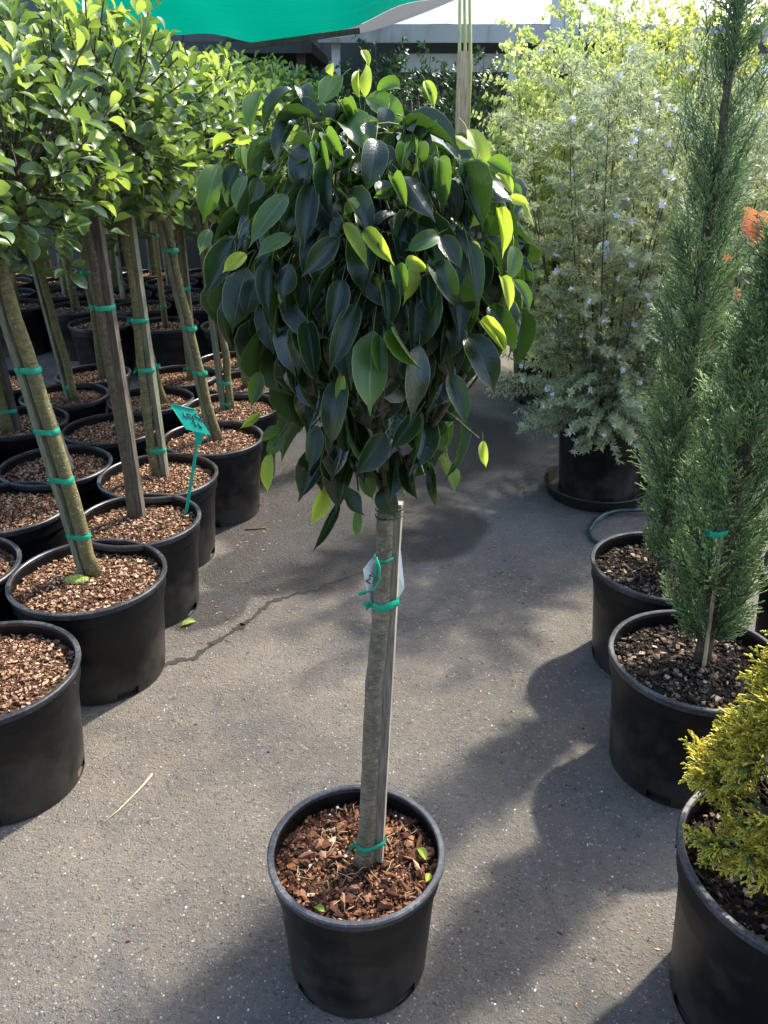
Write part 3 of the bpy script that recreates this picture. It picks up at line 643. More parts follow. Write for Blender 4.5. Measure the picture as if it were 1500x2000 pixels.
mb.tube([kp + np.array([.004, .006, 0]), kp, kp + np.array([-.001, -.002, 0])], [.009, .0065, .003], 10); mb.build('branch_scar', M_BARK, trunk)
for zz, aa in ((.42, -2.2), (.62, -.9), (.80, -2.6), (.97, -1.9)):
    k_ = min(TP, key=lambda p: abs(p[2] - zz)); dv = np.array([math.cos(aa), math.sin(aa), .25]); c_ = k_ + dv * .012 + np.array([0, 0, g.normal() * .02]); MB().tube([c_, c_ + dv * .004, c_ + dv * .0065], [.0055, .0042, .0015], 8, jit=.1).build('branch_scar', M_BARK, trunk)
S0, S1 = loc(at(740, 1664, 1.222)), loc(at(777, 982, 1.256))
square_stake(main, S0 - np.array([0, 0, .02]), S1, .0082, M_STAKE, -.22)
def tpos(z):
    for a, c in zip(TP[:-1], TP[1:]):
        if a[2] <= z <= c[2]: t = (z - a[2]) / (c[2] - a[2]); return a + (c - a) * t
    return TP[-1]
def spos(z): return S0 + (S1 - S0) * (z - S0[2]) / (S1[2] - S0[2])
axm = nrm(TP[-1] - TP[0])
def mtie(v, tr, hgt, mat, tails=True, name='tie', stake=True):
    z = loc(at(735, v, 1.235))[2]; p, s = tpos(z), spos(z); return tie(main, p[:2], tr, s[:2] if stake else None, .0086, z, hgt, axm, mat, tails, name)
mtie(1632, .0192, .012, M_TAPE); mtie(1180, .0160, .014, M_TAPE)
mtie(1001, .0148, .0036, M_BLACKTIE, False, 'black_tie'); mtie(1014, .0148, .0036, M_BLACKTIE, False, 'black_tie')
zt = loc(at(735, 1092, 1.235))[2]
# paper tag hung behind the trunk on a green ribbon
pt = tpos(zt)
tg = root('hang_tag', tuple(np.array([MX, MY, 0]) + pt), 'white card plant tag hung on green ribbon behind the grey trunk', 'tag')
mtie(1092, .0152, .0048, M_TAPE, False, 'ribbon', False).parent = tg
tg.children[-1].location = -Vector(pt)
def tl(u, v, Y): return at(u, v, Y) - np.array([MX, MY, 0]) - pt
mb = MB(); outl = [(709,1112),(734,1082),(750,1070),(770,1066),(783,1078),(790,1148),(776,1173),(750,1195),(724,1200),(717,1160)]
yo = [1.225,1.25,1.275,1.285,1.283,1.275,1.275,1.28,1.262,1.235]
A_ = np.array([tl(u, v, y) for (u, v), y in zip(outl, yo)]); n = len(A_); mb.add(np.r_[A_, A_ + np.array([0, .0008, 0])], [tuple(range(n)), tuple(range(2*n - 1, n - 1, -1))] + [(j, (j+1) % n, (j+1) % n + n, j + n) for j in range(n)]); card = mb.build('card', M_TAG, tg, smooth=False)
fc = bpy.data.curves.new('lettering', 'FONT'); fc.body = 'Mid'; fc.size = .022; fc.extrude = .0001
fo = bpy.data.objects.new('tmp_text', fc); COL.objects.link(fo); dg = bpy.context.evaluated_depsgraph_get(); tm = bpy.data.meshes.new_from_object(fo.evaluated_get(dg)); bpy.data.objects.remove(fo)
tm.materials.clear(); tm.materials.append(M_INK); lt = link('lettering', tm, tg)
a0 = tl(719, 1141, 1.2385); nx = nrm(tl(738, 1112, 1.252) - a0); nz_ = nrm(np.cross(nx, nrm(A_[0] - A_[9]))); ny = np.cross(nz_, nx)
Mt = np.eye(4); Mt[:3,0] = nx; Mt[:3,1] = ny; Mt[:3,2] = nz_
if np.dot(nz_, [0, -1, 0]) < 0: Mt[:3,1] = -ny; Mt[:3,2] = -nz_
Mt[:3,3] = a0 + Mt[:3,2] * .0035; lt.matrix_local = toM(Mt)
mb = MB(); kn = tl(735, 1088, 1.205); mb.tube([kn, tl(741, 1110, 1.20), tl(741, 1135, 1.20), tl(730, 1152, 1.2), tl(700, 1161, 1.19)], [.002, .0028, .002, .0018, .003], 6); mb.tube([kn, tl(733, 1112, 1.20), tl(728, 1140, 1.20)], [.002, .0026, .0015], 6); mb.build('ribbon_tail', M_TAPE, tg)
# crown
CC = np.array([-.022, 1.255, 1.438]); CR = np.array([.226, .225, .225])
def hit(u, v, k=1.0):
    d = nrm(ray(u, v)); o = (CAM - CC) / (CR * k); q = d / (CR * k); A = q @ q; B = 2 * o @ q; C_ = o @ o - 1; D_ = B * B - 4 * A * C_
    if D_ > 0: return CAM + d * ((-B - math.sqrt(D_)) / (2 * A))
    return at(u, v, CC[1] - .02)
def c5(x, y): return 380 + .4533 * x, 80 + .4533 * y
def c6(x, y): return 480 + .3867 * x, 550 + .3867 * y
D, G, N_, FG, FN = 0, 1, 2, 3, 4      # dark, mid green, new yellow, folded green, folded new
HL5 = [(510,470,490,740,150,D),(780,450,740,705,120,D),(305,240,262,430,80,G),(440,240,300,480,110,D),(430,370,370,590,100,D),(620,300,590,445,80,D),(130,545,80,805,95,G),(540,490,585,695,60,FG),(600,540,600,810,115,D),
 (520,630,490,925,100,D),(410,680,268,910,105,G),(430,850,285,945,85,G),(625,860,480,1030,95,D),(190,860,105,1110,115,D),(350,955,350,1185,95,D),(250,980,200,1245,115,D),(640,1030,590,1240,110,D),(815,1040,830,1230,115,D),(890,600,1020,805,125,D),
 (1035,840,885,920,80,G),(700,1130,590,1405,105,D),(500,1210,540,1445,115,D),(770,1240,750,1570,150,G),(812,1270,820,1440,55,FG),(860,1230,955,1390,60,FG),(960,1300,915,1600,120,D),(1160,1260,1265,1500,135,D),(1195,555,1115,745,105,D),(1040,530,1050,770,85,G),(970,530,1000,700,90,D),
 (1125,530,1110,620,55,FG),(1210,630,1340,720,105,D),(1050,850,1125,990,95,D),(1020,970,1110,1160,110,D),(1160,870,1180,1155,80,D),(990,1010,1000,1180,85,D),(290,1020,250,1190,90,D),(1350,890,1310,1050,85,G),(1350,1030,1405,1165,75,G),(1250,1140,1345,1330,90,D),
 (1385,1150,1330,1390,75,D),(880,235,765,262,70,G),(740,275,912,415,105,G),(640,180,548,340,95,G),(465,230,520,360,80,D),(660,300,710,460,50,FG),(630,310,690,450,45,FG),(575,430,655,570,55,FG),(910,480,880,590,45,FG),(945,470,930,610,45,FG),(850,610,905,750,65,FG),(800,620,820,720,70,D),
 (1240,540,1340,610,80,G),(210,550,165,680,70,D),(240,600,210,760,75,G),(250,490,250,590,40,FG),(90,820,60,930,60,G),(1240,570,1180,660,60,D),(740,380,760,450,70,D),(830,320,800,420,90,D),(420,960,400,1120,95,D),(860,980,885,1110,60,FG),(1330,640,1385,690,50,G),(300,610,270,730,70,D),
 (722,70,755,150,42,N_),(735,270,742,140,55,N_),(712,270,708,150,40,N_),(985,200,1020,330,60,N_),(960,230,1015,320,45,G),(1160,405,1218,620,85,N_),(1090,440,1190,500,60,N_),(1275,740,1290,945,72,N_),(1395,700,1430,830,40,N_),(1235,720,1155,825,65,N_),(650,795,752,990,65,N_),(735,820,855,975,80,N_),(905,945,1000,1000,60,N_),(945,960,890,1135,78,N_),
 (1300,1020,1325,1175,58,N_),(1280,590,1345,690,55,N_),(180,440,105,500,45,N_),(265,435,190,470,40,N_),(705,695,645,770,55,N_),(245,925,155,1000,65,N_),(1330,690,1410,720,45,N_),(1215,1200,1310,1330,70,FN),(590,130,600,190,45,N_),(1010,520,960,600,40,N_),(150,440,140,480,35,N_),(1180,870,1205,960,40,N_),(845,660,760,700,30,G)]
HL6 = [(1185,785,1190,910,50,N_),(790,925,797,1035,65,N_),(400,995,345,1180,95,N_),(140,845,130,1025,68,N_),(90,645,0,710,45,N_),(200,760,125,845,70,G),(180,705,95,780,60,G),(480,1000,600,1140,85,D),(760,830,720,1055,120,D),(815,850,850,1060,105,D),(700,1010,752,1155,130,D),(475,1080,350,1310,55,D),(565,1130,560,1258,50,G),
 (920,900,942,1110,55,D),(370,700,340,900,98,D),(475,480,440,800,140,D),(995,720,800,805,95,D),(1010,450,1085,680,115,D),(1075,650,985,950,80,D),(490,450,487,625,58,N_),(700,740,555,920,150,D),(600,930,640,1060,85,G),(90,440,60,600,85,G),(560,900,380,910,60,D),(860,640,720,800,110,D),(900,830,950,880,60,D)]
leaves = []; tipset = []
def kindmesh(kd, g):
    return {D: LM_FIG, G: LM_FIGMID, N_: LM_FIGNEW, FG: LM_FOLDMID, FN: LM_FOLDNEW}[kd]
g = np.random.default_rng(5)
for L_, cf, sc in ((HL5, c5, .4533), (HL6, c6, .3867)):
    for x0, y0, x1, y1, wp_, kd in L_:
        u0, v0 = cf(x0, y0); u1, v1 = cf(x1, y1); Pb = hit(u0, v0, 1.03); dp = depth(Pb); n_ = nrm((Pb - CC) / CR ** 2)
        d0 = ray(u1, v1); P1 = CAM + d0 * (dp / (d0[1] * cP - d0[2] * sP)); dr = P1 - Pb
        toc = nrm(CAM - Pb); nn = nrm(toc * .75 + n_ * .55 + g.normal(0, .18, 3)); Lr = np.linalg.norm(dr); dr = dr + n_ * Lr * .12
        Lr = np.linalg.norm(dr) * 1.06; W = max(.012, wp_ * sc * dp / FPX * .98)
        if kd in (FG, FN): W *= 1.9
        ms = kindmesh(kd, g); leaves.append((frame(Pb + n_ * .008, dr, nn, W, Lr, Lr), ms[int(g.integers(len(ms)))], 0)); tipset.append(Pb - nrm(dr) * Lr * .2 - n_ * .015)
# leaves filling the rest of the crown
fillr = []
NT = 132
for i in range(NT):
    zc = .985 - 1.78 * ((i + .5) / NT) ** 1.18; a = i * 2.39996 + g.normal() * .12; rr_ = math.sqrt(max(0, 1 - zc * zc)); d = np.array([rr_ * math.cos(a), rr_ * math.sin(a), zc])
    front = d[1] < .15; low = max(0, -zc)
    fz = 1 - .40 * low - (.26 if d[0] > 0 else .16) * max(0, .35 - zc); f = (.85 + .05 * (zc > .5) if front else .92) * (.93 + .12 * g.random())
    if i % 3 == 0: f *= .62
    p = CC + d * CR * np.array([fz, fz, 1.0 if zc > 0 else .90]) * f; tipset.append(p); n_ = nrm(d + np.array([0, 0, .15]))
    for k in range(4 if zc > -.3 else 2):
        q = g.random() * 6.28; side_ = nrm(np.cross(n_, [0, 0, 1.]) + 1e-3); L = .058 + .056 * g.random() ** 1.2; W = L * (.36 + .1 * g.random())
        dr = nrm(n_ * (.30 + .3 * g.random()) + side_ * g.normal(0, .38) + np.array([0, 0, -1.0 + .42 * max(0, zc)])); nn = nrm(n_ + np.array([0, 0, .35]) + g.normal(0, .28, 3))
        pb = p + side_ * g.normal(0, .022) + n_ * .012 * g.random() + np.array([0, 0, .018 * g.random()])
        kd = 1 if g.random() < .06 else 0; L *= 1 - .22 * max(0, zc); W *= 1 - .22 * max(0, zc)
        fillr.append((frame(pb, dr, nn, W, L, L), int(g.integers(len(FIGL))), kd, np.linalg.norm(pb - CAM)))
for i in range(150):
    zc = -.72 + 1.62 * g.random(); a = math.pi * (1.0 + g.random()) + g.normal() * .15; rr_ = math.sqrt(max(0, 1 - zc * zc)); d = np.array([rr_ * math.cos(a), rr_ * math.sin(a), zc]); fz = 1 - .40 * max(0, -zc) - .2 * max(0, .35 - zc)
    p = CC + d * CR * np.array([fz, fz, 1. if zc > 0 else .9]) * (.84 + .1 * g.random()); n_ = nrm(d + np.array([0, 0, .15])); side_ = nrm(np.cross(n_, [0, 0, 1.])); L = .062 + .044 * g.random(); W = L * (.38 + .09 * g.random())
    fillr.append((frame(p, nrm(n_ * .28 + side_ * g.normal(0, .42) + np.array([0, 0, -1. + .3 * max(0, zc)])), nrm(n_ + g.normal(0, .25, 3)), W, L, L), int(g.integers(len(FIGL))), 0, np.linalg.norm(p - CAM)))
for i in range(190):
    if i < 155:                      # interior
        d = nrm(g.normal(0, 1, 3)); p = CC + d * CR * (.25 + .35 * g.random()) + np.array([0, 0, .02])
    else:                           # skirt round the trunk head
        a = g.random() * 6.28; rr_ = .025 + .075 * math.sqrt(g.random()); p = np.array([CC[0] + .01 + rr_ * math.cos(a), CC[1] + rr_ * math.sin(a), 1.185 + .11 * g.random()]); d = nrm([math.cos(a), math.sin(a), 0])
    L = .085 + .035 * g.random(); fillr.append((frame(p, nrm(d * .45 + np.array([0, 0, -1.]) + g.normal(0, .3, 3)), nrm(d + np.array([0, 0, .3]) + g.normal(0, .35, 3)), L * .42, L, L), int(g.integers(len(FIGL))), 0, np.linalg.norm(p - CAM)))
crown = link('crown', limb_mesh('crown', TP[-1] - np.array([0, 0, .06]), [loc(p) for p in tipset], g, .0075, M_TWIG, 8, .55), main)
for pts in (((868,800),(895,822),(918,842),(936,856)), ((715,905),(690,915),(662,926),(636,934)), ((612,770),(580,800),(552,842),(534,872)), ((770,860),(780,880),(786,905)), ((690,905),(668,945),(655,965))):
    MB().tube([loc(at(u, v, 1.19 + .01 * i)) for i, (u, v) in enumerate(pts)], np.linspace(.0024, .0012, len(pts)), 5).build('twig', M_TWIG, crown)
def off(M): M = M.copy(); M[:3, 3] = loc(M[:3, 3]); return M
for M, me, _ in leaves: link('leaf', me, crown, toM(off(M)))
fillr.sort(key=lambda q: q[3]); nsep = 300 - len(leaves)
for M, k, kd, _ in fillr[:nsep]: link('leaf', (LM_FIGMID if kd else LM_FIG)[k], crown, toM(off(M)))
f = link('foliage', joined_leaves('foliage', FIGL, [(off(M), k, kd) for M, k, kd, _ in fillr[nsep:]], [M_FIG, M_FIGMID, M_PET]), crown); tag(f, kind='stuff')

# fallen leaves on the centre mulch
for u, v, rz, lab, me, L, W in ((832,1680,2.0,'fallen yellow leaf curled on the bark mulch of the centre pot', LM_FIGNEW[3], .045, .016), (832,1722,1.2,'small pale dry leaf against the right inner rim of the centre pot', LM_FIGNEW[2], .026, .014), (634,1780,2.6,'curled cream leaf at the front inner rim of the centre pot', LM_FIGNEW[7], .030, .014)):
    p = ground_at(u, v, ZM + .022); o = link('fallen_leaf', me); o.matrix_world = toM(frame(p, [math.cos(rz), math.sin(rz), -.1], [.2, -.4, 1], W, L, L)); tag(o, lab, 'leaf')

# moss mound at the leaning trunk's foot
g = np.random.default_rng(9); p = ground_at(150, 1133, .335); Ms = []
for _ in range(420):
    a = g.random() * 6.28; r_ = .030 * math.sqrt(g.random()); M = np.eye(4); s = .005 * (.6 + g.random()); M[:3,:3] = rotm(g, .6) * s; M[:3,3] = (r_ * math.cos(a) * 1.2, r_ * math.sin(a) * .7, .012 * (1 - (r_ / .03) ** 2)); Ms.append(M)
V, F, _, _, r_ = inst(ico, icoF, Ms); mo = link('moss_clump', np_mesh('moss_clump', V, F, [M_MOSS], rnd=r_, smooth=False)); mo.location = p; tag(mo, 'pale green moss clump at foot of the leaning sunlit trunk', 'moss')

# ------------------------------------------------------------------ green plant label in the third pot
rt = root('plant_label', tuple(ground_at(362, 1012, .31)), 'bright green plastic plant label with handwritten marks stuck in pot', 'label')
LB = np.array(rt.location)
def ll(u, v, Y): return at(u, v, Y) - LB
Y0 = LB[1]
mb = MB(); a, c = ll(361, 1016, Y0), ll(385, 868, Y0 - .02); mb.tube([a - (c - a) * .12, a, (a + c) / 2, c], [.0042, .0062, .0062, .0055], 6); mb.build('stem', M_LABEL, rt, smooth=False)
c0, c1, c2 = ll(331, 788, Y0 + .03), ll(380, 800, Y0 + .035), ll(412, 850, Y0 - .01); c3 = c0 + c2 - c1
corn = np.array([c0, c1, c2, c3]); nn = nrm(np.cross(c1 - c0, c3 - c0)); nn = nn if nn[1] < 0 else -nn
mb = MB(); mb.add(np.r_[corn, corn - nn * .003], [(3,2,1,0), (4,5,6,7)] + [(j, (j+1) % 4, (j+1) % 4 + 4, j + 4) for j in range(4)]); mb.build('face', M_LABEL, rt, smooth=False)
nk = np.array([c3 + (c2 - c3) * .30, c3 + (c2 - c3) * .75, ll(392, 868, Y0 - .022), ll(384, 870, Y0 - .022)]); mb = MB(); mb.add(np.r_[nk, nk - nn * .0035] + nn * .0008, [(3,2,1,0), (4,5,6,7)] + [(j, (j+1) % 4, (j+1) % 4 + 4, j + 4) for j in range(4)]); mb.build('neck', M_LABEL, rt, smooth=False)
mb = MB(); mb.tube([corn[0] + nn * .001, corn[1] + nn * .001], .0022, 5); mb.tube([corn[0] + nn * .0005, corn[3]], .0016, 5); mb.build('raised_edge', M_LABEL, rt)
e1, e2 = corn[1] - corn[0], corn[3] - corn[0]; mb = MB()
def pen(pts): mb.tube([corn[0] + e1 * x + e2 * y + nn * .0012 for x, y in pts], .0017, 4)
pen([(.42,.22),(.30,.42),(.46,.44)]); pen([(.68,.28),(.55,.24),(.50,.36),(.62,.42),(.70,.30),(.62,.56)]); pen([(.95,.20),(.86,.20),(.84,.32),(.96,.36),(.90,.46)]); pen([(.99,.34),(1.06,.42),(.99,.46)]); pen([(.52,.58),(.66,.58)]); pen([(.60,.58),(.56,.78)]); pen([(.74,.60),(.80,.78)]); pen([(.84,.60),(.70,.78)])
mb.build('handwriting', M_INK, rt)

# ------------------------------------------------------------------ conifers on the right
def spray_template(seed, L=1., nb=11, ang=34, sub=4, r0=.011, r1=.006, blunt=1.0, flat=.35):
    g = np.random.default_rng(seed); segs = []
    def seg(p, d, ln, ra, rb, t0, t1): segs.append((p, p + d * ln, ra, rb, t0, t1)); return p + d * ln
    segs.append((np.zeros(3), np.array([0, L, 0]), r0 * 1.3, r1, .0, .8))
    for i in range(nb):
        t = (i + .7) / nb * .96; s = 1 if i % 2 else -1; az = g.normal() * flat; a = R(ang + g.normal() * 6)
        d = nrm([s * math.sin(a) * math.cos(az), math.cos(a), math.sin(a) * math.sin(az) + .05]); ln = L * (.42 * (1 - t) + .12) * (.8 + .4 * g.random()); p = np.array([0, L * t, 0])
        segs.append((p, p + d * ln, r0, r1 * blunt, .15 + .3 * t, .95))
        for j in range(sub):
            tt = (j + .6) / sub; s2 = 1 if j % 2 else -1; d2 = nrm(d + np.array([s2 * .55, .25, g.normal() * .3])); l2 = ln * (.38 * (1 - tt) + .16); q = p + d * ln * tt
            segs.append((q, q + d2 * l2, r0 * .9, r1 * blunt, .3 + .3 * t, 1.0))
    V, F, tp = [], [], []
    for (a, b_, ra, rb, t0, t1) in segs:
        d = nrm(b_ - a); e = nrm(np.cross(d, [.1, .2, 1])); h_ = np.cross(d, e); k = len(V)
        for p, r_, tv in ((a, ra, t0), (b_, rb, t1)):
            for j in range(3): q = 2.094 * j; V.append(p + r_ * (math.cos(q) * e + math.sin(q) * h_)); tp.append(tv)
        for j in range(3): F.append((k+j, k+(j+1) % 3, k+3+(j+1) % 3, k+3+j))
    return np.array(V), np.array(F), np.array(tp)
JS = [spray_template(s, nb=10, sub=4, r0=.011, r1=.007) for s in (1, 2, 3)]
GS = [spray_template(s, nb=7, ang=42, sub=3, r0=.026, r1=.020, blunt=1.15, flat=.7) for s in (4, 5, 6)]
def spray_foliage(name, temps, Ms, mat, rnds=None):
    Vs, Fs, ts, rs = [], [], [], []; off_ = 0
    for k in range(len(temps)):
        sub = Ms[k::len(temps)]; V0, F0, t0 = temps[k]; V, F, _, tp, r_ = inst(V0, F0, sub, None, t0); Vs.append(V); Fs.append(F + off_); ts.append(tp); rs.append(r_); off_ += len(V)
    return np_mesh(name, np.concatenate(Vs), np.concatenate(Fs), [mat], rnd=np.concatenate(rs), tip=np.concatenate(ts), smooth=True)
def juniper(x, y, D, h, label, seed, prof, height, lean, base, ns, stake=False, slen=.115, gaps=None):
    g = np.random.default_rng(seed); rt = root('potted_juniper', (x, y, 0), label, 'conifer', 'columnar junipers in pots on the right'); add_pot(rt, D, h); add_mulch(rt, D, h, 'grey', .05)
    z0 = h - .05; P = []; rd = []
    for i in range(14): t = i / 13; P.append(np.array([base[0] + lean[0] * t, base[1] + lean[1] * t, z0 + (height - z0) * t]) + np.r_[g.normal(0, .004, 2) * (i > 0), 0]); rd.append(.019 * (1 - t) ** .75 + .0025)
    P = np.array(P); tr = MB().tube(P, rd, 10, jit=.05).build('trunk', M_BARK3, rt)
    Ms = []; tw = MB()
    zs, rs = zip(*prof)
    for i in range(ns):
        z = zs[0] + (zs[-1] - zs[0]) * ((i + g.random()) / ns); a = i * 2.39996 + g.normal() * .3; rmax = .86 * np.interp(z, zs, rs) * (.92 + .16 * math.sin(5 * a + z * 9) * .6)
        if gaps and gaps(z, a, g): continue
        f = math.sqrt(g.random()) * .75 + .28; t = (z - z0) / (height - z0); ax_ = np.array([np.interp(t, np.linspace(0, 1, 14), P[:, 0]), np.interp(t, np.linspace(0, 1, 14), P[:, 1]), z])
        out = np.array([math.cos(a), math.sin(a), 0]); L = slen * (.7 + .6 * g.random()); r_ = max(.0, rmax * f - L * .35); p = ax_ + out * r_ + np.array([0, 0, -.02])
        d = nrm(out * (.42 + .25 * g.random()) + np.array([0, 0, 1.]) + g.normal(0, .22, 3)); Ms.append(frame(p, d, nrm(out + g.normal(0, .6, 3)), L, L, L))
        if i % 5 == 0: tw.tube([ax_ - np.array([0, 0, .10]), (ax_ + p) / 2 - np.array([0, 0, .04]), p], [.0035, .0025, .0014], 4, cap=False)
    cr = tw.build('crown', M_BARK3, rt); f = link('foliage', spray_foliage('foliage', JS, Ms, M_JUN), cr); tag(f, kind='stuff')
    return rt, P
# tall one behind: upper spire thin with side branches
j2, P2 = juniper(.898, 2.324, .463, .364, 'tall dark juniper spire with bare reddish stem showing high up', 41, [(.36,.06),(.50,.10),(.8,.125),(1.1,.13),(1.35,.115),(1.55,.08),(1.7,.055),(1.9,.045),(2.3,.02)], 2.32, (-.035, .06), (.0, .0), 740, gaps=lambda z, a, g: (1.50 < z < 1.78 and math.sin(a) < -.2 and g.random() < .75) or (z > 1.6 and g.random() < .45) or (z < .5 and g.random() < .4))
g = np.random.default_rng(4); Ms = []
for (u0, v0, u1, v1) in ((1372,300,1335,130),(1390,260,1372,70),(1402,330,1480,90),(1398,200,1450,20),(1390,330,1345,220),(1400,360,1470,200),(1395,420,1465,300),(1385,420,1340,300)):
    a, c = at(u0, v0, 2.33), at(u1, v1, 2.33)
    for t in np.linspace(.05, 1, 9):
        p = a + (c - a) * t - np.array([.898, 2.324, 0]); d = nrm(nrm(c - a) + g.normal(0, .30, 3) + np.array([0, 0, .25])); L = .085 * (.7 + .5 * g.random()); Ms.append(frame(p + np.array([0, .03 * g.normal(), 0]), d, g.normal(0, 1, 3), L, L, L))
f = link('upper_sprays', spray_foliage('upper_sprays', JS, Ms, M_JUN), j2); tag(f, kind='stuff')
j1, P1 = juniper(.834, 1.821, .463, .364, 'bushy juniper with brown trunk, cane and green tape, right edge', 42, [(.40,.09),(.52,.13),(.75,.15),(1.0,.14),(1.18,.095),(1.30,.05),(1.40,.012)], 1.42, (.03, .05), (.025, .03), 620, gaps=lambda z, a, g: (z < .95 and abs(a % 6.283 - 4.6) < .40 and g.random() < .85))
mb = MB(); q0, q1 = at(1375, 1300, 1.82) - np.array([.834, 1.821, 0]), at(1412, 1030, 1.83) - np.array([.834, 1.821, 0]); mb.tube([q0 - np.array([0, 0, .03]), q0, q1, q1 + (q1 - q0) * .06], [.0055, .0055, .005, .005], 8); mb.build('cane', M_POST, j1)
q = at(1398, 1038, 1.82) - np.array([.834, 1.821, 0]); tie(j1, q[:2], .021, q[:2] + np.array([.018, -.004]), .006, q[2], .016, (0.05, .05, 1), seed=3)
# golden cypress, front right
gx, gy = .79, 1.116
gc = root('golden_cypress', (gx, gy, 0), 'golden yellow tipped dwarf cypress in the front right black pot', 'conifer'); add_pot(gc, .463, .40); add_mulch(gc, .463, .40, 'grey', .06)
g = np.random.default_rng(61); Ms = []; tw = MB(); MB().tube([(.0,.0,.33),(.002,.0,.5),(.005,.0,.85)], [.014,.011,.004], 8).build('trunk', M_BARK3, gc)
cpf = [(.45,.13),(.50,.265),(.56,.24),(.66,.205),(.76,.18),(.88,.12),(.98,.03)]; zs, rs = zip(*cpf)
for i in range(150):
    z = .455 + .51 * ((i + g.random()) / 150) ** 1.1; a = i * 2.39996 + g.normal() * .25; rm = np.interp(z, zs, rs) * (.80 + .22 * g.random()); out = np.array([math.cos(a), math.sin(a), 0])
    cl_ = np.array([0, 0, z]) + out * rm * .80; ax = nrm(out + np.array([0, 0, .22])); tw.tube([np.array([0, 0, z - .05]), cl_ * .5 + np.array([0, 0, z - .03]) * .5, cl_], [.003, .002, .0012], 4, cap=False)
    for k in range(14):
        d = nrm(ax * (.55 + .5 * g.random()) + g.normal(0, .42, 3)); L = .058 * (.65 + .6 * g.random()); p = cl_ + d * .006 - ax * .018 * g.random(); Ms.append(frame(p, d, nrm(np.array([0, 0, 1]) + g.normal(0, .5, 3)), L, L, L))
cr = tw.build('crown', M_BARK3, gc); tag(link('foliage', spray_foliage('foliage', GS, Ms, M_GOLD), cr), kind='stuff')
p = ground_at(1470, 1738, .35); mb = MB(); v, f_ = CHIPS[2]; mb.add(v * .030 + p + np.array([0, 0, .004]), f_.tolist(), rnd=.5); st = mb.build('pale_stone', M_GRIT, None, smooth=False); tag(st, 'pale angular stone on dark mulch of the golden cypress pot', 'stone')

